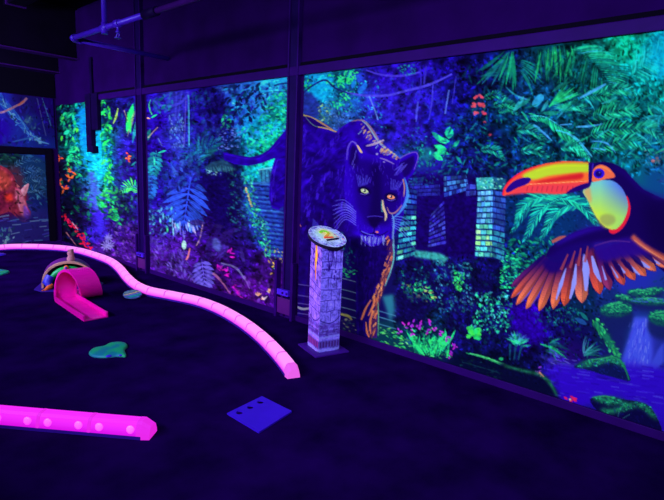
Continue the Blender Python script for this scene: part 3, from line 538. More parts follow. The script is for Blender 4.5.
    # red flower spike
    for x, y, n in ((476,97,4),(481,96,4),(474,105,6),(480,105,6),(484,105,4),(476,113,4),(484,113,4),(486,121,2),(490,134,2)):
        for k in range(n): c.oval(x+r.uniform(-1.6,1.6), y+r.uniform(-1.6,1.6), 1.5, 1.3, (205,r.randint(50,75),90), .8 if y < 118 else .5)
    # drooping fronds between the pier and the bird
    c.poly([(510,215),(522,198),(540,194),(590,195),(600,220),(560,240),(520,246)], (8,40,110), .6, 5)
    for x0, y0, x1, y1, x2, y2, L in ((560,196,535,200,512,232,15),(580,196,545,206,524,242,17),(590,200,560,210,540,240,17),(560,198,580,205,598,226,15),(545,196,525,205,516,222,12)):
        c.frond([(x0,y0),(x1,y1),(x2,y2)], L, [(20,165,140),(16,130,135),(30,190,150),(10,90,120)], 24, .7, .14, (30,180,150), .9)
    c.leaves([(500,240),(552,236),(545,262),(520,280),(502,270)], 170, (3, 7), [(10,110,105),(14,140,110),(8,60,95),(24,170,115)], (.3, .8), asp=.4, al=(.4,.85))
    # right foreground: fall, rocks and pool
    A = [(530,300),(620,296),(664,276),(664,330),(600,380),(545,372)]
    c.leaves(A, 240, (3, 7), [(12,50,100),(14,14,92),(16,80,105),(14,30,110)], (.6, 1.2), asp=.35, al=(.3,.8))
    c.leaves([(545,305),(580,308),(578,322),(548,322)], 110, (1.5, 3.5), [(14,120,110),(20,150,110),(12,70,100)], (1.5, 1.5), al=(.4,.8))
    c.poly([(624,318),(634,316),(652,318),(650,332),(646,372),(620,372),(622,340)], (20,50,130), .7, 3)
    c.poly([(633,317),(650,318),(650,334),(652,352),(650,369),(620,366),(626,345),(631,330)], (62,78,232), .95, 2)
    for k in range(90):
        x = r.uniform(629,650); y = r.uniform(318,362); c.line([(x,y),(x-(641-x)*-.03+r.uniform(-1,.5)-(650-x)*.08,y+r.uniform(3,8))], r.uniform(.5,1.2), r.choice([(96,110,240),(120,140,245),(44,44,205),(80,90,235)]), .6, False)
    c.poly([(650,366),(658,350),(664,342),(664,362),(655,370)], (58,72,222), .8, 1)
    for x, y, rx, ry, t in ((652,291,12,4,-.15),(640,293,14,4.5,.1),(624,298,10,4,.3),(650,301,22,4.5,.05),(662,318,15,9,.2),(616,309,17,9,-.05)):
        c.oval(x, y+ry*.9, rx*1.02, ry*1.5, (20,30,104), .85, t, 2); c.oval(x, y+ry*.1, rx*.96, ry*.8, (16,96,92), .85, t, 1)
        for k in range(int(rx*ry*1.6)):
            a, q = r.uniform(0,6.28), r.random()**.5; u, v = q*rx*.95*math.cos(a), q*ry*.85*math.sin(a)
            c.leaf(x+u*math.cos(t)-v*math.sin(t), y+u*math.sin(t)+v*math.cos(t), r.uniform(1.5,4), 1.1, r.uniform(-.3,.5), r.choice([(34,165,98),(20,120,92),(16,84,96),(48,180,104)] if v < ry*.3 else [(14,60,92),(16,34,100),(20,90,92)]), r.uniform(.4,.9))
        c.line([(x-rx*.7,y-ry*.35),(x,y-ry*.7),(x+rx*.7,y-ry*.3)], [.5,1.4,.5], (50,175,110), .6)
    for k in range(40): x = r.uniform(630,664); y = 300+r.uniform(-2,2); c.line([(x,y),(x+r.uniform(2,6),y+.5)], .7, (60,80,220), .4, False)
    c.poly([(606,318),(630,322),(624,345),(618,362),(608,345)], (20,30,110), .8, 4)
    c.line([(594,322),(604,334),(612,346),(618,358)], [5,7,6,3], (20,120,90), .85, soft=1); c.leaves([(590,318),(600,318),(620,356),(612,356)], 80, (2, 5), [(30,160,90),(20,120,90),(50,180,95)], (.8, .7), al=(.5,.9))
    for k in range(18): c.leaf(585+r.uniform(-2,3), 355+r.uniform(-6,4), r.uniform(10,20), 1.6, -.9+r.uniform(-.9,.9), r.choice([(20,120,110),(60,150,170),(16,90,100)]), .7, .3)
    for k in range(16): c.leaf(548+r.uniform(-4,4), 348+r.uniform(-6,4), r.uniform(10,22), 2, .2+r.uniform(-.9,.6), r.choice([(20,110,105),(30,150,110),(16,70,100),(60,90,190)]), .75, .3)
    c.line([(540,344),(552,348),(566,358)], [1,2.4,.8], (24,160,100), .85); c.leaf(575,318,14,5,.5,(30,90,170),.7); c.leaf(580,312,12,4,.8,(20,130,120),.7)
    # pool water
    c.poly([(541,372),(560,364),(600,366),(630,362),(664,370),(800,395),(800,520),(664,434),(560,396)], (42,10,190), .8, 4)
    for k in range(420):
        x, y = r.uniform(545,800), r.uniform(366,460); L = r.uniform(4,14); c.line([(x,y),(x+L,y+L*.14)], r.uniform(.6,1.6), r.choice([(62,44,228),(30,4,150),(78,76,236),(34,6,165),(50,10,222)]), r.uniform(.25,.6), False)
    c.line([(540,356),(556,362),(575,366)], [2,4,1], (70,70,205), .5, soft=1); c.leaves([(548,352),(572,358),(570,364),(548,362)], 26, (4, 9), [(90,90,200),(40,30,140),(70,60,180)], (.25, .2), asp=.15, al=(.4,.8))
    def boulder(pts, moss, base, top, n):
        c.poly(pts, base, 1, 0, True); c.poly(moss, top, .9, 2, True); P = np.array(pts, float); Q_ = spline(moss, True); x0, y0 = Q_.min(0); x1, y1 = Q_.max(0)
        for k in range(n):
            x, y = r.uniform(x0,x1), r.uniform(y0,y1)
            if inside(Q_, x, y): c.leaf(x, y, r.uniform(1.5,4), 1.1, r.uniform(-.4,.7), np.array(top)*r.uniform(.55,1.6), r.uniform(.4,.9))
        for k in range(n):
            x, y = r.uniform(P[:,0].min(),P[:,0].max()), r.uniform(P[:,1].min(),P[:,1].max())
            if inside(P, x-1, y) and inside(P, x+1, y): c.leaf(x, y, r.uniform(1.5,4), 1.2, r.uniform(-3,3), np.array(base)*r.uniform(.6,1.9), r.uniform(.2,.5))
    boulder([(574,367),(584,361),(598,358.5),(612,355.5),(620,359),(627,371),(630,381),(616,378),(598,373),(584,369)], [(576,366.5),(586,360.5),(600,358.5),(613,356),(620,360),(624,367),(610,362.5),(596,365),(584,367)], (14,24,96), (26,128,92), 260)
    c.line([(612,356.5),(620,360.5),(626,371),(629,380)], [1,2.4,2,1.4], (26,130,90), .8); c.line([(588,360),(602,358.6),(613,356.2)], [.6,1.6,.8], (46,165,100), .7); c.line([(596,376),(616,381),(630,383)], 1.6, (20,4,110), .6, soft=1)
    boulder([(590,400),(600,396),(612,396.5),(622,399),(640,402),(650,407),(657,418),(661,432),(640,433),(618,423),(600,413)], [(592,398.5),(604,396.3),(618,398.5),(628,402),(640,402.5),(650,408),(657,420),(650,416),(640,408),(626,410),(612,414),(600,410),(606,405)], (14,10,84), (26,132,92), 320)
    c.poly([(600,404),(612,405),(626,402),(614,409),(606,409)], (14,12,80), .7, 1); c.line([(592,397.6),(604,396.2),(616,398)], [.8,1.6,.8], (48,165,100), .7); c.line([(619,412),(617,420)], .8, (50,120,130), .7); c.line([(630,414),(622,419)], .8, (50,120,130), .7)
    c.poly([(500,362),(520,368),(540,374),(550,383),(558,397),(530,392),(500,384)], (10,12,70), .9, 2); c.line([(504,366),(525,371),(541,375),(551,385),(557,396)], [2,3,3,3.4,2], (26,110,80), .9, soft=1); c.line([(539,372),(544,377)], [2,1], (200,130,110), .8)
    for k in range(7): c.leaf(570+r.uniform(-5,5), 399+r.uniform(-1.5,1.5), 5, 2.4, r.uniform(-.6,.6)+(3.14 if k % 2 else 0), (215,30,100), .9)
    c.oval(570,399.5,1.3,1,(230,190,120),.9)

def paint_toucan(c):
    r = c.r
    BK = (20,3,88)
    bodyp = [(592,163),(603,161.5),(613,163),(624,169),(634,180),(643,189),(655,195),(664,199),(690,205),(740,208),(800,215),(800,300),(720,296),(690,285),(664,272),(640,252),(632,240),(600,242),(575,246),(556,256),(545,258),(549,248),(562,239),(574,232),(590,227),(602,226),(596,215),(590,190)]
    c.poly(bodyp, BK, 1, 0); c.poly([(640,200),(700,210),(780,230),(780,290),(690,275),(650,245)], (14,2,64), .7, 8); c.line([(612,166),(626,174),(640,188),(660,198)], [1.5,3,3,2], (34,6,140), .6, soft=2); c.line([(652,196),(668,198),(690,203)], [1,4,2], (40,20,150), .6, soft=2)
    c.line([(556,245),(570,237),(588,230),(604,227)], [2,5,5,3], (42,10,165), .8, soft=2)
    # wing coverts and feathers
    def feather(x0, y0, x1, y1, w, tip, base, edge=None):
        dx, dy = x1-x0, y1-y0; L = math.hypot(dx, dy); nx, ny = -dy/L, dx/L; sg = 1 if nx > 0 else -1
        f = lambda t, s: (x0+dx*t+nx*w*s*sg, y0+dy*t+ny*w*s*sg); tip, base = np.array(tip, float), np.array(base, float)
        hw = lambda t: np.interp(t, [0, .3, .6, .82, .93, 1], [.34, .46, .54, .46, .28, .02])
        c.poly([f(t, -hw(t)-.07) for t in np.linspace(0, 1, 12)]+[f(t, hw(t)+.07) for t in np.linspace(1, 0, 12)], (20,4,84), .9, 0)
        for k in range(22):                               # ink runs from the dark quill base to the bright tip
            t0, t1 = k/22, min((k+1.1)/22, 1); q = np.interp((t0+t1)/2, [.2, .5, .85, 1], [0, .5, 1, .9])
            c.poly([f(t0, -hw(t0)), f(t1, -hw(t1)), f(t1, hw(t1)), f(t0, hw(t0))], base*(1-q)+tip*q)
            c.poly([f(t0, hw(t0)*.25), f(t1, hw(t1)*.25), f(t1, hw(t1)), f(t0, hw(t0))], (base*(1-q)+tip*q)*.66, .75)
        c.line([f(.2, .05), f(.6, .1), f(.98, 0)], [w*.05, w*.09, w*.03], base*.4+tip*.3, .7)
        if edge is not None: c.line([f(.3, .4), f(.65, .5), f(.9, .32)], [w*.08, w*.2, w*.05], edge, .95)
    OR, DO = (248,122,84), (84,22,92)
    FE = [((545,256),(511,287),6,(110,30,110),(24,4,96),None),((547,258),(511,298),7,(225,90,66),(50,12,100),(96,84,225)),((549,260),(516,305),7.5,OR,DO,(80,70,215)),((553,262),(526,309),8,OR,DO,(70,50,190)),((557,263),(539,311),8.5,OR,DO,None),
          ((563,262),(553,309),9.5,OR,DO,None),((572,258),(564,306),11,(226,90,64),(80,20,84),None),((580,256),(582,303),13,(240,128,100),(90,24,84),None),((590,248),(600,294),12,(226,84,66),(110,30,80),None),((598,250),(610,290),10,(150,50,110),(60,12,96),None),
          ((606,248),(624,285),10,(214,84,74),(40,8,100),None),((612,246),(635,280),10,(226,96,72),(36,6,100),None),((618,244),(646,276),10,(232,110,80),(44,8,100),None),((624,243),(656,271),9.5,(236,120,92),(40,6,96),None),((632,240),(668,268),9,(236,120,92),(60,14,96),None),((644,246),(690,276),9,(226,110,84),(60,14,96),None)]
    for f in FE: feather(f[0][0], f[0][1], f[1][0], f[1][1], *f[2:])
    for pts, w in (([(584,254),(586,270),(586,291)],[2,7.5,2.4]),([(576,264),(574,283),(570,299)],[1,5,1.6]),([(566,268),(561,284),(556,300)],[.8,4,1.2]),([(592,256),(596,271),(601,282)],[2,5.5,1.4]),([(602,266),(606,280)],[.6,2.4]),([(611,266),(618,278)],[.6,2]),([(618,264),(625,273)],[.8,2.4]),([(626,261),(634,270),(640,275)],[.8,3,1]),([(634,257),(643,264),(650,268)],[1,4,1.6]),([(644,254),(652,260),(660,264)],[1,3.4,1.2])): c.line(pts, w, (140,150,255), .95)
    for x, y, x1, y1 in ((604,262,614,282),(612,260,624,278),(621,259,634,273),(630,254,644,268),(640,250,656,264)): c.line([(x,y),((x+x1)/2,(y+y1)/2-1),(x1,y1)], [2,6,1], (22,3,90), .9)
    c.poly([(542,262),(552,254),(566,246),(582,242),(596,243),(590,250),(578,258),(566,266),(558,272),(549,272)], (24,4,108), .95, 2, True)
    for x, y, x1, y1 in ((568,254,561,270),(575,251,570,268),(581,248,578,266),(588,246,585,262)): c.line([(x,y),(x1,y1)], [1.5,3], (160,64,80), .75, False)
    c.poly([(593,243),(612,240),(634,238),(652,252),(640,256),(620,258),(604,262),(597,256)], (38,8,140), .9, 2, True); c.line([(594,246),(612,241),(630,242)], [1,1.6,1], (90,40,140), .7)
    c.line([(552,242),(560,238),(566,236)], [3,3.4,.6], (190,90,80), .85); c.line([(632,236),(645,247),(664,258),(690,268)], [5,5,4,3], (214,100,76), .85, soft=1); c.line([(634,240),(648,250),(664,260)], [1,1.5,1], (250,160,110), .6)
    # throat and face
    bib = [(583,191),(590,183),(602,180),(613,181),(621,187),(626,196),(628,207),(624,220),(616,229),(607,228),(599,221),(592,209),(587,199)]
    c.poly([(626,196),(630.5,206),(629,217),(622,229),(613,234),(609,229),(620,218)], (226,30,64), .97, 0, True)
    def bibcol(s, a, b):
        X, Y = s.X[a, b], s.Y[a, b]; t = np.clip((Y-182)/42, 0, 1)[..., None]; k = np.clip((X-600)/26, 0, 1)[..., None]
        top = np.array([110,200,205.])*(1-k)+np.array([70,90,250.])*k; bot = np.array([185,228,75.])*(1-k)+np.array([150,215,120.])*k
        u = np.clip(t*1.35-.15*k, 0, 1); return top*(1-u)+bot*u
    c.poly(bib, bibcol, 1, 0, True); c.poly([(583,191),(590,186),(592,200),(590,204)], (220,150,90), .7, 1); c.line([(590,205),(597,217),(604,226),(612,228)], [2,3,2], (215,215,80), .6, soft=1)
    c.poly([(600,217),(606,214),(614,216),(615,222),(608,226),(601,223)], (140,140,92), .6, 1, True)
    c.poly([(592,181),(593,170),(599,165),(606,166),(612,171),(615,177),(606,179),(598,181)], (232,104,74), 1, 0, True); c.line([(596,168),(603,167),(611,172)], [1,1.6,.8], (245,150,80), .7)
    c.oval(599,173.5,5.6,5,(40,16,215),1); c.oval(598.6,173.8,3.2,3,(22,6,110),1); c.oval(599.6,172.6,.7,.6,(120,120,240),.8)
    # beak
    beak = [(503,196),(504,188.5),(509,181),(518,174),(530,168),(545,163.5),(560,161.3),(576,161.2),(591,162.5),(591,183),(578,185.5),(570,192.5),(560,194),(540,193),(520,192.6),(510,194)]
    c.poly(beak, (236,74,56), 1, 0, False)
    c.poly([(522,176),(535,169),(550,165),(566,163),(589,163.6),(590,172),(575,173.5),(552,176),(535,180)], (178,214,50), .97, 1, True); c.line([(536,171),(556,166),(586,166)], [1,2.4,1.4], (200,220,40), .6)
    c.poly([(532,181),(548,176.5),(570,174),(590,172.5),(590,181),(570,183),(545,184)], (246,112,52), .9, 1)
    c.poly([(534,182),(552,178),(575,174),(583,173.5),(581,179),(562,181),(545,183)], (200,24,44), .92, 1, True)
    c.poly([(504,195.5),(520,187),(540,184.5),(566,183.5),(590,181.5),(580,185),(570,192),(556,194),(530,192.6)], (228,58,78), .95, 1)
    for k in range(10): c.line([(528+5*k,186),(526.5+5*k,191.5)], .9, (150,24,60), .55, False)
    c.line([(522,184.6),(545,183.4),(590,181)], .7, (250,170,120), .8)
    c.line([(503,195),(505,187.5),(512,179),(524,171),(540,165)], [1.4,1.8,1.6,1.2,.6], (236,26,64), .95)
    c.poly([(506,189.5),(512,182.5),(520,178.5),(528,177.5),(531,179.5),(527,184),(517,188),(508,192.5)], (36,6,130), 1, 0, True)
    c.poly([(566,193.5),(575,187),(589,182.5),(591,184),(588,188),(578,191)], (30,4,110), .97, 0, True)
    c.poly([(588.5,162.5),(594,162.5),(592.5,170),(591.5,182),(588.5,183.5)], (26,4,110), 1, 0); c.line([(593,163.5),(592,172)], [1.2,.6], (70,50,225), .8)

def paint_far_wall():
    c = Canvas(on_back, -90, 60, 2.0, 2.64, 0.05, 300, 1.3); r = c.r
    c.ground([(0,100,(34,40,190)),(8,110,(34,40,190)),(20,105,(30,16,110)),(30,100,(26,20,110)),(45,105,(30,6,120)),(55,115,(28,6,112)),(5,130,(38,4,175)),(15,130,(30,40,170)),(28,125,(28,40,140)),(42,130,(24,20,120)),(20,142,(24,40,160)),(40,145,(22,36,140)),
              (10,158,(14,40,60)),(30,165,(20,50,110)),(40,185,(22,50,100)),(42,205,(20,30,110)),(10,175,(80,40,70)),(5,190,(90,30,70)),(15,205,(110,20,80)),(5,215,(60,14,80)),(35,215,(40,50,150)),(20,225,(40,50,140)),(5,235,(40,60,130)),(40,235,(40,30,130)),(-40,110,(30,30,160)),(-40,190,(60,20,70)),(-40,230,(30,40,120))], 8)
    # upper scene: branch, liana and blue bark
    c.leaves([(-80,92),(58,98),(54,146),(-80,146)], 170, (4, 10), [(30,40,170),(26,60,160),(34,16,150),(22,20,120)], (1.2, 1.0), al=(.2,.55))
    c.line([(-6,92),(8,108),(18,120),(30,134),(38,139)], [9,8,7,5,2.5], (40,90,205), .8)
    for k in range(60):
        t = r.random(); q = spline([(-4,92),(8,108),(18,120),(30,134),(40,139)])[int(t*23)]; c.line([(q[0]+r.uniform(-4,4),q[1]+r.uniform(-3,3)),(q[0]+r.uniform(0,6),q[1]+r.uniform(2,6))], r.uniform(.5,1.3), r.choice([(70,140,230),(60,90,235),(110,180,225),(30,30,160)]), .75, False)
    c.line([(34,139),(42,142),(49,144)], [2.2,1.8,.8], (90,150,225), .85); c.line([(12,142),(25,139),(38,136)], [1,2,1], (50,110,190), .6)
    c.line([(-10,112),(2,112),(10,109),(16,106),(22,103),(27,98)], [1.4,1.8,2.4,2,2.6,2.4], (180,120,150), .85); c.line([(18,105),(24,101)], [1.6,1.6], (190,90,70), .8)
    c.line([(37,98),(41,115),(46,136)], .9, (70,80,160), .8); c.line([(42,98),(47,113),(51,126)], .9, (60,120,170), .8)
    c.leaves([(20,112),(32,116),(38,128),(28,130)], 40, (2, 5), [(50,90,150),(70,110,150),(30,50,120)], (1.2, 1.2), al=(.3,.7))
    # lower scene: ferns, reddish rhino-like beast and a stream
    c.leaves([(-80,152),(48,154),(48,208),(-80,200)], 150, (4, 9), [(26,70,120),(40,90,150),(20,40,90),(50,110,150),(16,14,70)], (.3, .8), asp=.3, al=(.4,.85))
    for x0, y0, x1, y1 in ((14,166,40,162),(18,174,44,172),(22,182,46,182),(26,192,46,196),(30,178,44,190)): c.frond([(x0,y0),((x0+x1)/2,min(y0,y1)-3),(x1,y1)], 7, [(60,100,170),(40,80,150),(80,130,180)], 11, 1., .16, None, .8)
    c.leaves([(-5,152),(20,152),(14,160),(-5,160)], 24, (4, 8), [(20,60,60),(30,80,70),(14,20,60)], (.3, .6), asp=.25)
    beast = [(-70,172),(-40,164),(-10,163),(2,166),(10,171),(15,179),(16,186),(20,190),(25,186),(28,184),(27,192),(26,200),(27,206),(31,213),(28,221),(22,222),(16,217),(10,212),(2,214),(-10,218),(-50,220),(-70,215)]
    c.poly(beast, (140,40,72), 1, 0, True); c.poly([(-30,170),(4,170),(12,180),(8,190),(-30,192)], (196,72,66), .8, 3); c.poly([(-10,190),(10,192),(14,206),(0,212),(-10,212)], (110,22,66), .8, 3)
    c.poly([(4,194),(12,193),(13,201),(6,202)], (226,54,40), .8, 2); c.poly([(15,190),(21,190),(25,200),(28,212),(24,218),(18,206)], (206,110,150), .85, 1, True); c.poly([(21,190),(26,184.5),(29,184),(27,192),(24,196)], (232,150,190), .95, 0, True); c.poly([(17,188),(16,183),(20,187)], (200,100,120), .9)
    c.poly([(24,205),(30,213),(28,219),(24,216)], (120,60,225), .75, 1, True); c.oval(20,203,1.2,1,(30,6,50),.9); c.line([(14,212),(20,218),(26,220)], [1,1.6,1], (80,14,60), .8)
    c.mottle(beast, .12, 2)
    texture(c, [(-80,92),(58,98),(58,244),(-80,244)], 900, (1.5, 5))
    c.poly([(-80,224),(0,220),(30,214),(48,208),(48,246),(-80,246)], (34,30,120), .8, 4)
    for k in range(70):
        x, y = r.uniform(-60,46), r.uniform(214,244); c.line([(x,y),(x+r.uniform(4,10),y-r.uniform(0,2))], r.uniform(.7,1.6), r.choice([(70,120,190),(60,60,190),(110,150,200),(24,14,90)]), .65, False)
    c.leaves([(-10,232),(14,230),(14,246),(-10,246)], 40, (3, 6), [(70,150,170),(110,160,190),(30,60,110)], (-1.2, .8), al=(.4,.8))
    return c

def long_wall():
    c = paint_long_wall(); paint_panther_part(c); paint_toucan_part(c)
    for A, n, z, g in (([(57,100),(138,95),(138,266),(57,244)],500,(1.2,3),(1.5,1.6)), ([(138,95),(288,78),(288,312),(138,266)],1100,(1.2,3),(1.5,1.6)), ([(300,76),(470,55),(470,170),(300,130)],900,(1,2.6),(1.5,1.6)),
                       ([(460,55),(664,30),(664,170),(500,180),(460,170)],900,(1.2,3),(.6,1.2)), ([(394,255),(545,240),(560,330),(540,385),(440,356),(394,335)],1800,(1,3),(1.5,1.6)), ([(404,172),(510,172),(510,262),(400,262)],500,(1,2.2),(1.5,1.5))):
        texture(c, A, n, z, g, .5, 1.7, (.3, .7))
    c.mottle([(57,100),(288,78),(288,312),(57,244)], .07, 1); c.mottle([(300,76),(664,30),(664,165),(500,185),(560,330),(560,390),(394,340),(394,150),(300,120)], .07, 1)
    lum = c.c.max(-1, keepdims=True); gl = c.c[..., 1:2]/(lum+1)     # press: deepen the shadows of the print, lift its lights
    c.c = np.clip(c.c*np.interp(lum, [0, 60, 110, 180, 255], [.6, .72, .96, 1.1, 1.04])*(1+.12*np.clip(gl-.5, 0, .5)*2), 0, 250)
    paint_panther(c); paint_toucan(c)
    return c

# ------------------------------------------------------------------ scene helpers
import bpy, bmesh
from mathutils import Vector, Matrix
SC = bpy.context.scene
COL = SC.collection
LAMP = np.array([0.95, 0.87, 2.9])       # what the blacklights make of a white sheet (r, g, b)

def put(name, me, mats, parent=None):
    o = bpy.data.objects.new(name, me); COL.objects.link(o)
    for m in (mats if isinstance(mats, (list, tuple)) else [mats]): me.materials.append(m)
    if parent is not None: o.parent = parent
    return o
def tag(o, label, cat=None, group=None, kind=None):
    if label: o['label'] = label
    if cat: o['category'] = cat
    if group: o['group'] = group
    if kind: o['kind'] = kind
    return o
def empty(name, loc, label, cat, group=None, rz=0.0):
    o = bpy.data.objects.new(name, None); COL.objects.link(o); o.location = loc; o.rotation_euler = (0, 0, rz)
    o.empty_display_size = .1
    return tag(o, label, cat, group)
def mesh(name, bm, mats, parent=None, smooth=False):
    bmesh.ops.recalc_face_normals(bm, faces=bm.faces[:])
    me = bpy.data.meshes.new(name); bm.to_mesh(me); bm.free()
    if smooth:
        for p in me.polygons: p.use_smooth = True
        try: me.set_sharp_from_angle(angle=math.radians(40))
        except Exception: pass
    return put(name, me, mats, parent)
def box(bm, x0, x1, y0, y1, z0, z1, bev=0.0, mi=0):
    b = bmesh.new(); bmesh.ops.create_cube(b, size=1)
    for v in b.verts: v.co = Vector(((x0+x1)/2+v.co.x*(x1-x0), (y0+y1)/2+v.co.y*(y1-y0), (z0+z1)/2+v.co.z*(z1-z0)))
    if bev: bmesh.ops.bevel(b, geom=b.edges[:], offset=bev, segments=2, affect='EDGES', profile=.6)
    merge(bm, b, mi)
def merge(bm, b, mi=0, mat=None):
    vs = {}
    for v in b.verts: vs[v] = bm.verts.new(mat @ v.co if mat else v.co)
    for f in b.faces:
        try: nf = bm.faces.new([vs[v] for v in f.verts]); nf.material_index = mi; nf.smooth = f.smooth
        except ValueError: pass
    b.free()
def tube(bm, pts, rad, seg=12, caps=True, mi=0):
    pts = [Vector(p) for p in pts]; rings = []
    if not hasattr(rad, '__len__'): rad = [rad]*len(pts)
    up = None
    for i, p in enumerate(pts):
        d = (pts[min(i+1, len(pts)-1)]-pts[max(i-1, 0)]).normalized()
        if up is None: up = d.orthogonal().normalized()
        else: up = (up-d*up.dot(d)).normalized()
        w = d.cross(up)
        rings.append([bm.verts.new(p+(up*math.cos(t)+w*math.sin(t))*rad[i]) for t in [2*math.pi*k/seg for k in range(seg)]])
    for a, b in zip(rings, rings[1:]):
        for k in range(seg):
            f = bm.faces.new((a[k], a[(k+1) % seg], b[(k+1) % seg], b[k])); f.smooth = True; f.material_index = mi
    if caps:
        bm.faces.new(rings[0][::-1]).material_index = mi; bm.faces.new(rings[-1]).material_index = mi
def prism(bm, outline, z0, z1, mat=None, mi=0, bev=0):
    b = bmesh.new(); lo = [b.verts.new((x, y, z0)) for x, y in outline]; hi = [b.verts.new((x, y, z1)) for x, y in outline]
    n = len(lo); b.faces.new(lo[::-1]); top = b.faces.new(hi)
    for k in range(n): b.faces.new((lo[k], lo[(k+1) % n], hi[(k+1) % n], hi[k]))
    if bev: bmesh.ops.bevel(b, geom=list(top.edges), offset=bev, segments=2, affect='EDGES')
    merge(bm, b, mi, mat)

# ------------------------------------------------------------------ materials
def node_mat(name, base=(.5, .5, .5), rough=.6, spec=.1, metal=0.0, emit=None, es=0.0):
    m = bpy.data.materials.new(name); m.use_nodes = True; b = m.node_tree.nodes['Principled BSDF']
    b.inputs['Base Color'].default_value = (*base, 1); b.inputs['Roughness'].default_value = rough
    b.inputs['Specular IOR Level'].default_value = spec; b.inputs['Metallic'].default_value = metal
    if emit: b.inputs['Emission Color'].default_value = (*emit, 1); b.inputs['Emission Strength'].default_value = es
    return m
def pigment(rgb):
    """paint that shows the given screen colour when the blacklights fall on it"""
    return tuple(np.clip(lin(rgb)/LAMP, 0.0005, .92))
def noisy(m, scale, c0, c1, detail=4, bump=0.0, lo=.35, hi=.65, coord='Object', stretch=(1, 1, 1)):
    nt = m.node_tree; N = nt.nodes.new; L = nt.links.new; b = nt.nodes['Principled BSDF']
    tc = N('ShaderNodeTexCoord'); mp = N('ShaderNodeMapping'); mp.inputs['Scale'].default_value = stretch
    nz = N('ShaderNodeTexNoise'); nz.inputs['Scale'].default_value = scale; nz.inputs['Detail'].default_value = detail
    rp = N('ShaderNodeValToRGB'); rp.color_ramp.elements[0].position = lo; rp.color_ramp.elements[1].position = hi
    rp.color_ramp.elements[0].color = (*c0, 1); rp.color_ramp.elements[1].color = (*c1, 1)
    L(tc.outputs[coord], mp.inputs['Vector']); L(mp.outputs['Vector'], nz.inputs['Vector']); L(nz.outputs['Fac'], rp.inputs['Fac']); L(rp.outputs['Color'], b.inputs['Base Color'])
    if bump:
        bp = N('ShaderNodeBump'); bp.inputs['Strength'].default_value = bump; bp.inputs['Distance'].default_value = .01
        L(nz.outputs['Fac'], bp.inputs['Height']); L(bp.outputs['Normal'], b.inputs['Normal'])
    return m
def paint(name, rgb, rough=.6, spec=.08, var=.12, scale=6, bump=0.0):
    c = np.array(pigment(rgb)); m = node_mat(name, tuple(c), rough, spec)
    return noisy(m, scale, tuple(c*(1-var)), tuple(np.minimum(c*(1+var), .92)), 4, bump)
M = {}
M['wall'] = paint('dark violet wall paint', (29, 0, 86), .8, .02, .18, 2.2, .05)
M['trim'] = paint('violet painted trim', (36, 0, 104), .55, .06, .12, 5)
M['gap'] = node_mat('black trim and shadow gap', (.002, .001, .003), .9, .05)
M['post'] = paint('violet painted steel', (36, 0, 108), .45, .06, .15, 6)
M['post_dark'] = paint('dark steel web', (20, 2, 80), .5, .06, .15, 6)
M['black'] = paint('black painted metal', (16, 1, 62), .6, .05, .2, 6)
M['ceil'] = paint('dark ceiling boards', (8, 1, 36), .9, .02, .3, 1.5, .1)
M['beam'] = paint('dark steel beam', (8, 1, 30), .7, .06, .2, 3)  # web and top flange darkened in colour as unlit; duct shares it
M['flange'] = paint('lit violet beam flange', (52, 10, 120), .6, .06, .2, 3)  # lighter tone puts the light on the lower flanges into the colour
M['pipe'] = paint('white painted pipe', (62, 20, 235), .4, .4, .08, 8)
c = np.array(pigment((20, 1, 74)))
M['floor'] = node_mat('dark carpet', tuple(c), .95, .0)
noisy(M['floor'], 3.0, tuple(c*.55), tuple(c*1.45), 8, .25, .3, .7)
PR = bpy.data.materials.new('printed mural ink'); PR.use_nodes = True
_b = PR.node_tree.nodes['Principled BSDF']; _a = PR.node_tree.nodes.new('ShaderNodeAttribute'); _a.attribute_name = 'ink'
PR.node_tree.links.new(_a.outputs['Color'], _b.inputs['Base Color']); _b.inputs['Roughness'].default_value = .75; _b.inputs['Specular IOR Level'].default_value = .0

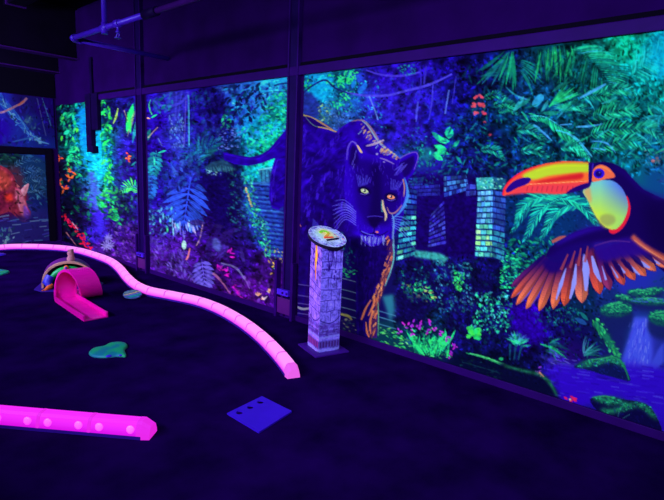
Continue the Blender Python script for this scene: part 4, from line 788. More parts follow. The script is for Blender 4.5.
# ------------------------------------------------------------------ murals
def panel(name, cv, a0, a1, z0, z1, face, thick, label, group=None):
    """cut one printed panel out of a wall's artwork; face = plane position, thick = towards the wall behind it"""
    jj = np.where((cv.zz <= z1+1e-6) & (cv.zz >= z0-1e-6))[0]; lo, hi = min(a0, a1), max(a0, a1)
    ii = np.where((cv.along >= lo) & (cv.along <= hi))[0]
    A, Z = cv.along[ii].copy(), cv.zz[jj].copy()
    C = cv.c[np.ix_(jj, ii)]
    if A[0] > A[-1]: A[0], A[-1] = hi, lo
    else: A[0], A[-1] = lo, hi
    nh, nw = len(Z), len(A)
    a, z = np.meshgrid(A, Z); lay = []
    for t in (0.0, thick-.002): 
        f = np.full(a.shape, face+t); lay.append(np.stack([f, a, z], -1) if cv.plane is on_wall else np.stack([a, f, z], -1))
    V = lay[0].reshape(-1, 3)
    idx = np.arange(nh*nw).reshape(nh, nw)
    q = np.stack([idx[:-1, :-1], idx[1:, :-1], idx[1:, 1:], idx[:-1, 1:]], -1).reshape(-1, 4)
    ring = np.concatenate([idx[0, :], idx[1:, -1], idx[-1, -2::-1], idx[-2:0:-1, 0]]); n = len(ring)
    Vb = lay[1].reshape(-1, 3)[ring]; rb = nh*nw+np.arange(n)
    q2 = np.stack([ring, np.roll(ring, -1), np.roll(rb, -1), rb], -1)
    V = np.concatenate([V, Vb]); Q = np.concatenate([q, q2])
    ink = np.clip(lin(np.clip(C, 0, 255))/LAMP, .0004, .92).reshape(-1, 3); ink = np.concatenate([ink, ink[ring]])
    me = bpy.data.meshes.new(name); me.vertices.add(len(V)); me.vertices.foreach_set('co', V.astype(np.float32).ravel())
    me.loops.add(Q.size); me.loops.foreach_set('vertex_index', Q.astype(np.int32).ravel())
    me.polygons.add(len(Q)); me.polygons.foreach_set('loop_start', np.arange(0, Q.size, 4, dtype=np.int32))
    at = me.color_attributes.new('ink', 'FLOAT_COLOR', 'POINT')
    at.data.foreach_set('color', np.concatenate([ink, np.ones((len(ink), 1))], 1).astype(np.float32).ravel())
    me.update(calc_edges=True); me.validate()
    return tag(put(name, me, PR), label, 'mural', group)

long_art = long_wall()
far_art = paint_far_wall()
T = .012
panel('mural_panel', long_art, 9.79, 8.05, .06, 2.50, DW, T, 'narrow jungle mural panel in the far corner with orange and red blooms')
panel('mural_panel', long_art, 8.04, 6.93, .06, 2.50, DW, T, 'narrow mural panel of ferns and one upright green leaf beside the black bracket')
panel('mural_panel', long_art, 6.63, 3.84, .06, 2.50, DW, T, 'mural panel with big monstera leaves, stone steps and the panther tail')
panel('mural_panel', long_art, 3.60, -.04, .06, 2.50, DW, T, 'widest mural panel with the black panther head and flying toucan')
panel('mural_panel', far_art, 1.2, 3.60, 1.745, 2.62, LB, T, 'upper mural panel on the far wall with blue branches')
panel('mural_panel', far_art, 1.2, 3.42, .08, 1.63, LB, T, 'lower mural panel on the far wall with a reddish horned beast')

# ------------------------------------------------------------------ room shell
def shell(name, x0, x1, y0, y1, z0, z1, m, bev=0):
    bm = bmesh.new(); box(bm, x0, x1, y0, y1, z0, z1, bev); o = mesh(name, bm, m); o['kind'] = 'structure'; return o
XL, YB, ZC = -3.2, -2.6, 3.95
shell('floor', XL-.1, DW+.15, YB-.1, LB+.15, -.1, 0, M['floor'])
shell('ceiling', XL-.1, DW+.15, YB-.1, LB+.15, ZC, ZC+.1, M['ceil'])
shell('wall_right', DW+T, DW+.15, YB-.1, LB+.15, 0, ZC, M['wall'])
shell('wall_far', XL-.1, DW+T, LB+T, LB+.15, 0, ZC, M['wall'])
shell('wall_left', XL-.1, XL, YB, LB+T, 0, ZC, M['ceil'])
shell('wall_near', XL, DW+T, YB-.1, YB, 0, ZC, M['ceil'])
shell('baseboard_right', DW-.012, DW+T, YB, LB, 0, .06, M['trim'], .004)
shell('baseboard_far', XL, DW-.012, LB-.012, LB+T, 0, .08, M['trim'], .004)
shell('trim_1', DW-.03, DW+T, YB, 8.46, 2.50, 2.585, M['trim'], .006)          # header board over the panels
shell('trim_2', DW-.006, DW+T, YB, 8.44, 2.587, 2.622, M['gap'])               # black strip painting in the shadow gap above it
shell('trim_3', 1.0, 3.43, LB-.02, LB+T, 1.635, 1.74, M['gap'])                # black rail between the far panels
shell('trim_4', 3.425, 3.52, LB-.02, LB+T, .08, 1.74, M['gap'])
shell('trim_5', 1.0, 3.62, LB-.02, LB+T, 2.625, 3.03, M['gap'])

# ------------------------------------------------------------------ steel posts
def steel_post(y0, y1, base0, base1, zb, label):
    yc = (y0+y1)/2; o = empty('steel_post', (DW-.01, yc, 0), label, 'post', None); h = (y1-y0)/2
    bm = bmesh.new()
    for s in (-1, 1): box(bm, -.03, .02, s*h-.018*(s > 0), s*h+.018*(s < 0), .02, ZC, .003)
    box(bm, -.0, .02, -h+.018, h-.018, .02, ZC)
    mesh('column', bm, M['post'], o)
    bm = bmesh.new(); box(bm, -.012, .0, -h+.02, h-.02, .05, ZC); mesh('web', bm, M['post_dark'], o)
    b0, b1 = base0-yc, base1-yc; f = bmesh.new()
    for a, b in ((b0, b0+.035), (b1-.035, b1)): box(f, -.055, .01, a, b, .0, zb, .004)
    mesh('base_flange', f, M['post'], o)
    f = bmesh.new(); box(f, -.04, -.032, b0+.035, b1-.035, .05, zb*.36, .003); mesh('base_plate', f, paint('magenta lit plate', (70, 2, 120), .5, .3), o)
    f = bmesh.new(); box(f, -.07, -.03, b0+.05, b1-.06, zb*.42, zb*.52, .004); mesh('clamp', f, M['pipe'], o)
    for k in (-1, 1):
        f = bmesh.new(); tube(f, [(-.066, k*.03-.01, zb*.47), (-.080, k*.03-.01, zb*.47)], .012, 6); mesh('bolt', f, M['post'], o)
    return o
steel_post(6.70, 6.87, 6.62, 6.92, .55, 'violet steel post on a boxed base, beside the monstera panel')
steel_post(3.655, 3.80, 3.62, 3.90, .62, 'violet steel post behind the stone pillar, crossing the panther')

o = empty('hanging_bracket', (DW-.005, 8.2, 0), 'black stepped steel bracket hanging down over the far corner panels', 'bracket')
for nm, y0, y1, z0, z1, d in (('long_plate', .03, .21, 1.80, 2.60, .07), ('short_plate', -.18, .03, 2.05, 2.60, .055), ('foot_tab', -.05, .17, 1.70, 1.80, .085), ('hanger', .06, .13, 2.60, 3.16, .02)):
    bm = bmesh.new(); box(bm, -d, .003, y0, y1, z0, z1, .004); mesh(nm, bm, M['black'], o)
for z in (1.95, 2.4):
    bm = bmesh.new(); tube(bm, [(-.066, .12, z), (-.08, .12, z)], .014, 6); mesh('bolt', bm, M['post'], o)

# ------------------------------------------------------------------ beams, duct and sprinkler pipes
def beam(y, z, label, hgt=.34, w=.2):
    o = empty('ceiling_beam', (0, y, z), label, 'beam', None); x0, x1 = XL, DW+.005
    bm = bmesh.new(); box(bm, x0, x1, -.012, .012, .015, hgt-.015); mesh('web', bm, M['beam'], o)
    bm = bmesh.new(); box(bm, x0, x1, -w/2, w/2, 0, .018, .003); mesh('bottom_flange', bm, M['flange'], o)
    bm = bmesh.new(); box(bm, x0, x1, -w/2, w/2, hgt-.018, hgt, .003); mesh('top_flange', bm, M['beam'], o)
beam(8.85, 3.17, 'nearer violet steel ceiling beam running to the mural wall', ZC-3.17)
beam(9.62, 3.03, 'lower steel ceiling beam close against the far wall', ZC-3.03)
o = empty('cable_duct', (2.66, 7.9, 3.70), 'dark violet duct under the ceiling running along the room, top left corner', 'duct')
bm = bmesh.new(); box(bm, -.11, .11, -4.2, .7, 0, .2, .01); mesh('duct_body', bm, M['beam'], o)
for yy in (-3.6, -2.2, -.8, .5):
    bm = bmesh.new(); box(bm, -.13, .13, yy, yy+.04, -.015, ZC-3.70, .004); mesh('hanger_strap', bm, M['flange'], o)
PX, PY, PZ, PR_ = 2.50, 6.07, 2.92, .027
o = empty('sprinkler_pipe', (PX, PY, PZ), 'white sprinkler pipe elbowing from along the room into the mural wall', 'pipe')
bm = bmesh.new(); tube(bm, [(-.03, 0, .0), (-.03, -1.55, 0)], PR_, 14); mesh('main_run', bm, M['pipe'], o)
bm = bmesh.new(); tube(bm, [(-.03, -1.77, 0), (-.03, -4.6, 0)], PR_*.95, 14); mesh('main_run', bm, M['flange'], o)
bm = bmesh.new(); tube(bm, [(-.03, -1.55, 0), (-.03, -1.77, 0)], PR_*1.5, 14); mesh('coupling', bm, M['black'], o)
bm = bmesh.new(); tube(bm, [(.045, 0, -.01), (DW-PX+.01, 0, -.01)], PR_, 14); mesh('branch', bm, M['pipe'], o)
bm = bmesh.new(); tube(bm, [(-.03, -.06, 0), (-.03, .0, 0), (-.005, .03, -.004), (.05, .02, -.01), (.06, .0, -.01)], PR_*1.35, 14); mesh('elbow', bm, M['pipe'], o)
bm = bmesh.new(); tube(bm, [(-.03, -.76, 0), (-.03, -.76, ZC-PZ)], PR_*.95, 14); tube(bm, [(-.03, -.70, 0), (-.03, -.83, 0)], PR_*1.3, 14); tube(bm, [(-.03, -.76, -.06), (-.03, -.76, .05)], PR_*1.2, 14); mesh('riser', bm, M['pipe'], o)
bm = bmesh.new(); tube(bm, [(-.03, -1.0, 0), (-.03, -1.08, 0)], PR_*1.4, 12); tube(bm, [(-.03, -1.04, 0), (-.03, -1.04, -.07)], [.014, .012], 10); tube(bm, [(-.03, -1.04, -.07), (-.03, -1.04, -.085)], .022, 10)
for s in (-1, 1): tube(bm, [(-.03, -1.04, -.085), (-.03, -1.04+s*.03, -.105), (-.03, -1.04+s*.012, -.13)], .006, 6)
tube(bm, [(-.03, -1.04, -.13), (-.03, -1.04, -.136)], .036, 14); mesh('sprinkler_head', bm, M['pipe'], o)

# ------------------------------------------------------------------ glowing kerbs
def kerb(path, seg_len, w, h, core, edge, s_core, s_edge, label, lens_every, jc):
    """translucent light kerb: cover sections on a base channel, with end caps and lamp lenses inside the cover"""
    p = spline(path, False, 24); d = np.r_[0, np.cumsum(np.hypot(*np.diff(p, axis=0).T))]; n = max(1, round(d[-1]/seg_len))
    at = lambda t: np.array([np.interp(t, d, p[:, 0]), np.interp(t, d, p[:, 1])])
    def fr(t):
        a = at(max(t-.02, 0)); b = at(min(t+.02, d[-1])); u = (b-a)/np.hypot(*(b-a)); return at(t), np.array([-u[1], u[0]])
    o = empty('light_kerb', (*at(0), 0), label, 'kerb light'); o0 = np.array([*at(0), 0.0])
    def sweep(bm, t0, t1, prof, k=6, sc=(1, 1), mi=0):
        rings = []
        for i in range(k+1):
            t = t0+(t1-t0)*i/k; c, nn = fr(t); f = sc[0]+(sc[1]-sc[0])*i/k
            rings.append([bm.verts.new((c[0]+nn[0]*a*f-o0[0], c[1]+nn[1]*a*f-o0[1], b*(f if sc[0] != sc[1] else 1))) for a, b in prof])
        m = len(prof)
        for A, B in zip(rings, rings[1:]):
            for j in range(m):
                f = bm.faces.new((A[j], A[(j+1) % m], B[(j+1) % m], B[j])); f.smooth = False; f.material_index = mi
        bm.faces.new(rings[0]).material_index = mi; bm.faces.new(rings[-1][::-1]).material_index = mi
    hw = w/2
    cov = [(-hw, .018), (-hw*.96, h*.45), (-hw*.72, h*.86), (-hw*.45, h), (hw*.45, h), (hw*.72, h*.86), (hw*.96, h*.45), (hw, .018)]
    big = [(a*1.03, b*1.015) for a, b in cov]
    def emis(nm, c0, s0, c1, s1):
        m = node_mat(nm, (.12, .01, .12), .35, .1); nt = m.node_tree; b = nt.nodes['Principled BSDF']
        ge = nt.nodes.new('ShaderNodeTexCoord'); sp = nt.nodes.new('ShaderNodeSeparateXYZ'); rp = nt.nodes.new('ShaderNodeValToRGB')
        nt.links.new(ge.outputs['Object'], sp.inputs['Vector']); mr = nt.nodes.new('ShaderNodeMapRange')
        mr.inputs['From Min'].default_value = 0.0; mr.inputs['From Max'].default_value = h
        nt.links.new(sp.outputs['Z'], mr.inputs['Value']); nt.links.new(mr.outputs['Result'], rp.inputs['Fac'])
        e = rp.color_ramp.elements; e[0].position = .2; e[1].position = .75
        e[0].color = (*[x*s1 for x in c1], 1); e[1].color = (*[x*s0 for x in c0], 1)
        nt.links.new(rp.outputs['Color'], b.inputs['Emission Color']); b.inputs['Emission Strength'].default_value = 1.0
        return m
    mc = emis(label[:20]+' cover', core, s_core, edge, s_edge); mj = node_mat('kerb joint '+label[:14], (.1, .01, .1), .35, .1, 0, jc, s_edge*.9)
    ml = node_mat('lamp lens '+label[:14], (.8, .3, .8), .3, .3, 0, core, s_core*1.15)
    mb = M['kerb_base']; L = d[-1]/n
    for i in range(n):
        t0, t1 = i*L, (i+1)*L; g = .012
        bm = bmesh.new(); sweep(bm, t0+g, t1-g, cov, 8); mesh('cover', bm, mc, o)
        bm = bmesh.new(); sweep(bm, t0, t1, [(-hw*1.04, 0), (-hw*1.04, .020), (hw*1.04, .020), (hw*1.04, 0)], 8); mesh('base_channel', bm, mb, o)
        if i: bm = bmesh.new(); sweep(bm, t0-.009, t0+.009, big, 2); mesh('joint_clip', bm, mj, o)
        if lens_every:
            for q in (.2, .8):
                t = t0+L*q; c, nn = fr(t); u = np.array([nn[1], -nn[0]])
                for sd in (-1, 1):
                    bm = bmesh.new(); bmesh.ops.create_uvsphere(bm, u_segments=12, v_segments=8, radius=1)
                    for v in bm.verts:
                        a, b_, z = v.co; a *= .026; b_ *= .012; v.co = Vector((c[0]-o0[0]+u[0]*a+nn[0]*(sd*hw*.86+b_*sd), c[1]-o0[1]+u[1]*a+nn[1]*(sd*hw*.86+b_*sd), h*.55+z*h*.27))
                    mesh('lamp_lens', bm, ml, o, True)
    for t0, t1, sc in ((0, -.06, (1.05, .8)), (d[-1], d[-1]+.05, (1.05, .8))):
        bm = bmesh.new(); c, nn = fr(min(max(t0, 0), d[-1])); u = np.array([nn[1], -nn[0]]); k = (t1-t0); rings = []
        for f, s in ((-.5*np.sign(k)*.06, 1.02), (0, 1.02), (k, .9)):
            rings.append([bm.verts.new((c[0]-o0[0]+u[0]*f+nn[0]*a*s, c[1]-o0[1]+u[1]*f+nn[1]*a*s, max(b*s-.018*(s < 1), 0) if b > .02 else 0)) for a, b in cov])
        m = len(cov)
        for A, B in zip(rings, rings[1:]):
            for j in range(m): bm.faces.new((A[j], A[(j+1) % m], B[(j+1) % m], B[j]))
        bm.faces.new(rings[0]); bm.faces.new(rings[-1][::-1]); mesh('end_cap', bm, mj, o)
    return o
M['kerb_base'] = paint('kerb base channel', (50, 10, 170), .5, .3)
PA = [(-0.6, 9.62), (0.9, 9.62), (2.1, 9.60)]+[on_floor(x, y, .055) for x, y in ((3,247),(30,246.3),(60,247.6),(80,250.5),(97,255.5),(111,261),(120,268),(127.5,277),(137,285),(150,290.5),(175,295.5),(200,301),(222,309.5),(243,321.5),(262,336),(280,354),(292,369))]
kerb(PA, .27, .115, .095, (1.0, .31, .9), (.85, .008, .8), 1.02, .85, 'long curving pink glowing kerb snaking along the mural wall', False, (1.0, .15, .86))
PB = [(-.31, 4.95), (.28, 4.14), (.867, 3.331), (1.385, 2.625)]
kerb(PB, .33, .12, .10, (.98, .022, .92), (.72, .001, .74), .9, .9, 'short magenta glowing kerb in the near left floor corner', True, (.95, .02, .85))

# ------------------------------------------------------------------ hole marker pillar
E1, E2 = np.array([math.cos(math.radians(-19)), math.sin(math.radians(-19))]), np.array([math.cos(math.radians(71)), math.sin(math.radians(71))])
PW = .208; pc = np.array([3.10, 2.80])+PW/2*(E1+E2); RZ = math.radians(-19)
o = empty('marker_pillar', (pc[0], pc[1], 0), 'stone-patterned hole marker pillar with a tilted oval plaque reading 2', 'pillar', None, RZ)
bm = bmesh.new(); box(bm, -.17, .17, -.175, .175, 0, .014, .004); mesh('foot_plate', bm, paint('violet foot plate', (52, 6, 150), .5, .3), o)
h = PW/2; PH = .985
tilt = math.radians(25); az = math.radians(-90+4)
nrm = Vector((math.sin(tilt)*math.cos(az), math.sin(tilt)*math.sin(az), math.cos(tilt)))
class Sheet(Canvas):
    """flat artwork sheet addressed directly in its own centimetres"""
    def __init__(s, w, hh, k):
        s.w, s.h, s.k = int(w*k)+1, int(hh*k)+1, k; s.c = np.zeros((s.h, s.w, 3)); s.r = random.Random(3); s.nr = np.random.RandomState(9)
    def m(s, p): return np.asarray(p, float)*s.k
def pillar_art(seed, tint, faces):
    c = Sheet(23.2, 94, 2.6); r = c.r; r.seed(seed); c.c[:] = tint
    n = blur(c.nr.rand(c.h, c.w), 4); n = (n-n.mean())/n.std(); n2 = blur(c.nr.rand(c.h, c.w), 1); n2 = (n2-n2.mean())/n2.std(); c.c *= (1+.10*n+.10*n2)[..., None]
    ink = (34, 8, 110); y = 3.0; row = 0
    while y < 66:
        hh = r.uniform(6, 10)
        c.line([(-1, y+r.uniform(-.6,.6)), (8, y+r.uniform(-.8,.8)), (16, y+r.uniform(-.8,.8)), (24, y+r.uniform(-.6,.6))], [.5,.8,.4,.7], ink, .8)
        for x in ([7, 16.5] if row % 2 else [11.5, 20.5]): x += r.uniform(-1.5,1.5); c.line([(x, y), (x+r.uniform(-.5,.5), y+hh/2), (x+r.uniform(-.4,.4), y+hh)], [.4,.7,.4], ink, .8)
        y += hh; row += 1
    for k in range(26): c.oval(r.uniform(5,18), r.uniform(0,30), r.uniform(.4,1.4), r.uniform(.8,3), ink, r.uniform(.3,.8))
    for k in range(6): x = r.uniform(7,17); c.line([(x,-1),(x+r.uniform(-1,1),r.uniform(8,22))], [1,.3], ink, .75)
    c.line([(-1,64),(6,67),(12,68),(18,66),(24,61)], [.6,.9,.6], ink, .9)
    for y, al in ((69,.55),(75,.6)):
        c.poly([(-1,y),(24,y-1),(24,y+3.5),(-1,y+4)], (56,20,130), al, 1); 
        for k in range(9): c.oval(r.uniform(0,23), y+r.uniform(0,3), 1.6, .6, (110,100,230), .6)
    c.poly([(-1,83.5),(24,83.5),(24,90.5),(-1,90.5)], (70,50,150), .7, 1)
    for k in range(7): c.poly([(1+3.3*k,84.5),(2.6+3.3*k,84.5),(2.6+3.3*k,89.8),(1+3.3*k,89.8)], (60,20,110), .8, 0)
    c.line([(-1,81),(24,80)], 1.6, (130,130,245), .7); c.line([(-1,92.4),(24,92.4)], 2, (130,130,245), .7)
    if faces == 'streak':
        c.line([(11,2),(12,12),(11,20),(12,34)], [3,6,4,.8], (235,130,60), .9); c.line([(12.5,4),(11.5,14),(12,24)], [1,3,.8], (240,190,70), .9); c.line([(5,30),(6,50)], [1,.5], (180,60,150), .5)
        for k in range(6): c.poly([(1+3.6*k,84.5),(3.4+3.6*k,84.5),(3.4+3.6*k,90),(1+3.6*k,90)], (150,40,140), .7, 0)
    return c
mp = PR.copy(); mp.name = 'painted stone pillar'
V, Q, I = [], [], []
corners = [(-h,-h),(h,-h),(h,h),(-h,h)]
for f in range(4):
    (x0, y0), (x1, y1) = corners[f], corners[(f+1) % 4]
    art = pillar_art(f+2, (112,96,240) if f != 3 else (140,96,238), 'streak' if f == 3 else '')
    i0 = sum(len(v) for v in V); u, w = np.meshgrid(np.linspace(0, 1, art.w), np.linspace(0, 1, art.h))
    XX, YY = x0+(x1-x0)*u, y0+(y1-y0)*u; TOP = PH+.012-(XX*nrm.x+YY*nrm.y)/nrm.z
    V.append(np.stack([XX, YY, .014+(TOP-.014)*(1-w)], -1).reshape(-1, 3)); I.append(np.clip(lin(np.clip(art.c, 0, 255))/LAMP*(1.12, 1.12, 1.4), .0004, .9).reshape(-1, 3))
    g = i0+np.arange(art.w*art.h).reshape(art.h, art.w); Q.append(np.stack([g[:-1,:-1], g[1:,:-1], g[1:,1:], g[:-1,1:]], -1).reshape(-1, 4))
V, Q, I = np.concatenate(V), np.concatenate(Q), np.concatenate(I)
def ink_mesh(name, V, Q, I, mat, parent):
    me = bpy.data.meshes.new(name); me.from_pydata(V.tolist(), [], Q.tolist()); at = me.color_attributes.new('ink', 'FLOAT_COLOR', 'POINT')
    at.data.foreach_set('color', np.concatenate([I, np.ones((len(I), 1))], 1).astype(np.float32).ravel()); me.update()
    bm = bmesh.new(); bm.from_mesh(me); bmesh.ops.remove_doubles(bm, verts=bm.verts[:], dist=1e-6); bmesh.ops.recalc_face_normals(bm, faces=bm.faces[:]); bm.to_mesh(me); bm.free()
    return put(name, me, mat, parent)
ink_mesh('shaft', V, Q, I, mp, o)
# sloping plaque on top: disc, its dark rim, the number, the bar
right = Vector((0, 0, 1)).cross(nrm).normalized(); upv = nrm.cross(right)
rollp = 0.0; r2 = right*math.cos(rollp)+upv*math.sin(rollp); u2 = nrm.cross(r2)
DM = Matrix.Translation(Vector((0, 0, PH+.045))) @ Matrix((r2, u2, nrm)).transposed().to_4x4()
RD = .172
def disc_ring(bm, r, z0, z1, seg=48, ry=1.0):
    prism(bm, [(r*math.cos(2*math.pi*k/seg), r*ry*math.sin(2*math.pi*k/seg)) for k in range(seg)], z0, z1, DM)
bm = bmesh.new(); disc_ring(bm, RD, -.03, -.004); mesh('plaque_rim', bm, node_mat('black plaque edge', (.006, .003, .01), .5, .3), o)
art = Sheet(34.4, 34.4, 3.0); r = art.r; art.c[:] = (140,160,238)
n = blur(art.nr.rand(art.h, art.w), 1); n = (n-n.mean())/n.std(); n3 = blur(art.nr.rand(art.h, art.w), 5); n3 = (n3-n3.mean())/n3.std(); art.c *= (1+.10*n+.08*n3)[..., None]
for k in range(160):
    a = r.uniform(0, 6.28); q = r.uniform(14.3, 16.8); art.oval(17.2+q*math.cos(a), 17.2+q*math.sin(a), r.uniform(.4,1), r.uniform(.4,1), r.choice([(60,50,200),(150,150,240),(40,20,150),(150,110,225)]), .7)
art.oval(17.2, 15, 9.5, 9.5, (180,205,170), .8, 0, 6); art.oval(18, 13, 5.5, 7, (225,225,120), .8, 0, 5); art.oval(11, 15, 4, 6, (130,190,225), .5, 0, 4)
for x, y, q in ((26,15,(150,60,120)),(27.5,19,(190,120,150)),(30,23,(215,120,130)),(26.5,17,(200,170,150))): art.oval(x, y, .9, 1.2, q, .8)
gg = np.arange(art.w*art.h).reshape(art.h, art.w); yy, xx = np.mgrid[0:art.h, 0:art.w]; X, Y = xx/art.k-17.2, 17.2-yy/art.k
rr = np.hypot(X, Y); sc = np.minimum(1, 17.15/np.maximum(rr, 1e-6)); P = np.stack([X*sc/100, Y*sc/100, np.zeros_like(X)], -1).reshape(-1, 3)
rad = np.where(rr <= 17.9)
keep = (rr <= 17.9); q4 = np.stack([gg[:-1,:-1], gg[1:,:-1], gg[1:,1:], gg[:-1,1:]], -1).reshape(-1, 4); kk = keep.ravel(); q4 = q4[kk[q4].all(1)]
used = np.unique(q4); mapi = np.full(kk.shape, -1); mapi[used] = np.arange(len(used))
Pw = np.array([tuple(DM @ Vector(p)) for p in P[used]])
ink_mesh('plaque', Pw, mapi[q4], np.clip(lin(np.clip(art.c, 0, 255))/LAMP*1.45, .0004, .9).reshape(-1, 3)[used], mp, o)['label'] = 'pale speckled plaque face'
two = spline([(-.042,.048),(-.036,.066),(-.012,.078),(.018,.074),(.034,.056),(.026,.034),(.002,.012),(-.022,-.008),(-.036,-.022)], False, 6)
bm = bmesh.new(); d = np.gradient(two, axis=0); d /= np.hypot(d[:, 0], d[:, 1])[:, None]; nn = np.stack([-d[:, 1], d[:, 0]], -1)*.0115
vs = [[bm.verts.new(DM @ Vector((*p, z))) for p in (a, b) for z in (.0005, .004)] for a, b in zip(two+nn, two-nn)]
for A, B in zip(vs, vs[1:]):
    for i, j in ((0, 1), (1, 3), (3, 2), (2, 0)): bm.faces.new((A[i], A[j], B[j], B[i]))
bm.faces.new([vs[0][k] for k in (0, 1, 3, 2)]); bm.faces.new([vs[-1][k] for k in (0, 1, 3, 2)])
prism(bm, [(-.05,-.034),(.046,-.034),(.046,-.012),(-.05,-.012)], .0005, .0042, DM)
num = node_mat('graded number paint', (.5, .3, .02), .5, .2); nt = num.node_tree; rp = nt.nodes.new('ShaderNodeValToRGB'); tc = nt.nodes.new('ShaderNodeTexCoord'); sp = nt.nodes.new('ShaderNodeSeparateXYZ')
e = rp.color_ramp.elements; e[0].color = (*pigment((255,70,60)), 1); e[1].color = (*pigment((120,250,60)), 1); e[0].position = .1; e[1].position = .85; e.new(.45).color = (*pigment((255,190,50)), 1)
nt.links.new(tc.outputs['Generated'], sp.inputs[0]); nt.links.new(sp.outputs['Z'], rp.inputs['Fac']); nt.links.new(rp.outputs['Color'], nt.nodes['Principled BSDF'].inputs['Base Color'])
mesh('number', bm, num, o)['label'] = 'painted number 2 fading from green to red'
bm = bmesh.new(); prism(bm, [(-.046,-.075),(.085,-.060),(.086,-.040),(-.046,-.055)], .0005, .006, DM); mesh('bar', bm, node_mat('dark bar', (.01, .004, .02), .5, .2), o)

# ------------------------------------------------------------------ blue tile with three holes
q = [np.array(on_floor(x, y, .012)) for x, y in ((227,413),(259,432),(292,411),(262,396))]
o = np.mean(q, 0); bm = bmesh.new()
def loopv(pts, z): return [bm.verts.new((p[0]-o[0], p[1]-o[1], z)) for p in pts]
outer = [q[0], q[1], q[2], q[3]]; e1 = (q[3]-q[0]); e2 = (q[1]-q[0])
holes = [[q[0]+e1*(.2+.3*k+.075*math.cos(t))+e2*(.17+.075*math.sin(t)) for t in np.linspace(0, 2*math.pi, 20, endpoint=False)] for k in range(3)]
for z in (.012, 0.001):
    ed = []
    for L in [outer]+holes:
        v = loopv(L, z); ed += [bm.edges.new((v[i], v[(i+1) % len(v)])) for i in range(len(v))]
    bmesh.ops.triangle_fill(bm, use_beauty=True, edges=ed)
nv = len(bm.verts)//2; bm.verts.ensure_lookup_table(); s = 0
for L in [outer]+holes:
    k = len(L)
    for i in range(k): bm.faces.new((bm.verts[s+i], bm.verts[s+(i+1) % k], bm.verts[nv+s+(i+1) % k], bm.verts[nv+s+i]))
    s += k
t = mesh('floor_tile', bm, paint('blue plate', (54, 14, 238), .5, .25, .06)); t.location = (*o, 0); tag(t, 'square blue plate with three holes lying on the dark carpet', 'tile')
bm = bmesh.new()

# ------------------------------------------------------------------ lobed floor markers and discs
def mound(name, px, hgt, cols, label, spots=()):
    pts = spline([on_floor(x, y, .008) for x, y in px], True, 5); c = pts.mean(0)
    root = empty(name, (*c, 0), label, 'floor marker'); bm = bmesh.new(); rings = []
    for s, z in ((1, 0), (1, hgt*.45), (.96, hgt*.8), (.86, hgt), (.5, hgt*1.12), (.2, hgt*1.02)):
        rings.append([bm.verts.new(((p[0]-c[0])*s, (p[1]-c[1])*s, z)) for p in pts])
    n = len(pts)
    for A, B in zip(rings, rings[1:]):
        for k in range(n): bm.faces.new((A[k], A[(k+1) % n], B[(k+1) % n], B[k]))
    bm.faces.new(rings[-1]); bm.faces.new(rings[0][::-1])
    m = node_mat(label[:24], (.1, .3, .3), .5, .3); noisy(m, 9, pigment(cols[0]), pigment(cols[1]), 3, .2, .4, .6)
    mesh('lobed_body', bm, m, root, True)
    for x, y, rr in spots:
        p = on_floor(x, y, hgt*.6); b = bmesh.new(); bmesh.ops.create_uvsphere(b, u_segments=14, v_segments=8, radius=rr)
        for v in b.verts: v.co = Vector((p[0]-c[0]+v.co.x*1.5, p[1]-c[1]+v.co.y*1.2, hgt*.6+v.co.z*.55))
        mesh('blue_spot', b, M['spot'], root, True)
M['spot'] = paint('blue spot paint', (50, 10, 245), .5, .3)
mound('floor_marker', [(89,352.5),(94,348.5),(104,346.5),(110,343.5),(118,342.3),(125,343.2),(127.5,346),(124.5,350),(126,356),(117,356),(110,357),(98,357),(91,355.5)], .022, ((10,120,175),(18,165,125)), 'teal lobed floor marker with blue spots lying in front of the pink loop', ((109,356,.018),(121,355.2,.013),(94,354,.011)))
mound('floor_marker', [(9.8,272),(2,270.2),(-8,270),(-14,272.5),(-10,275.5),(0,275.3)], .025, ((16,110,190),(20,150,120)), 'teal pointed floor marker at the left edge below the kerb')
mound('floor_marker', [(6.5,254),(0,252.8),(-8,253),(-8,255.3),(0,255.4)], .015, ((54,20,235),(40,20,210)), 'small blue floor marker at the left edge just below the kerb')
cx, cy = on_floor(132.6, 297.5); root = empty('floor_plaque', (cx, cy, 0), 'small tilted round plaque with teal and yellow stripes beside the pink kerb', 'plaque')
az = math.atan2(-cy, -cx); nz_ = Vector((math.sin(.24)*math.cos(az), math.sin(.24)*math.sin(az), math.cos(.24))); rx = Vector((0, 0, 1)).cross(nz_).normalized(); ux = nz_.cross(rx)
rl = math.radians(24); ra, ua = rx*math.cos(rl)+ux*math.sin(rl), ux*math.cos(rl)-rx*math.sin(rl)
DM = Matrix.Translation(Vector((0, 0, .045))) @ Matrix((ra, ua, nz_)).transposed().to_4x4()
bm = bmesh.new(); disc_ring(bm, .105, -.012, 0, 32); mesh('plaque_body', bm, paint('blue plaque', (70, 90, 200), .5, .3, .3, 30), root)
for nm, y0, y1, col in (('teal_band', -.085, -.03, (30,140,180)), ('violet_band', -.024, .0, (120,110,230)), ('yellow_band', .008, .026, (200,190,140)), ('pale_band', .048, .08, (110,150,180))):
    w0, w1 = math.sqrt(.1**2-y0**2), math.sqrt(.1**2-y1**2); bm = bmesh.new(); prism(bm, [(-w0, y0), (w0, y0), (w1, y1), (-w1, y1)], .0005, .003, DM); mesh(nm, bm, paint(nm, col, .5, .2, .3, 40), root)
b = bmesh.new(); box(b, -.03, .03, -.03, .03, 0, .03, .004); mesh('foot', b, M['black'], root)

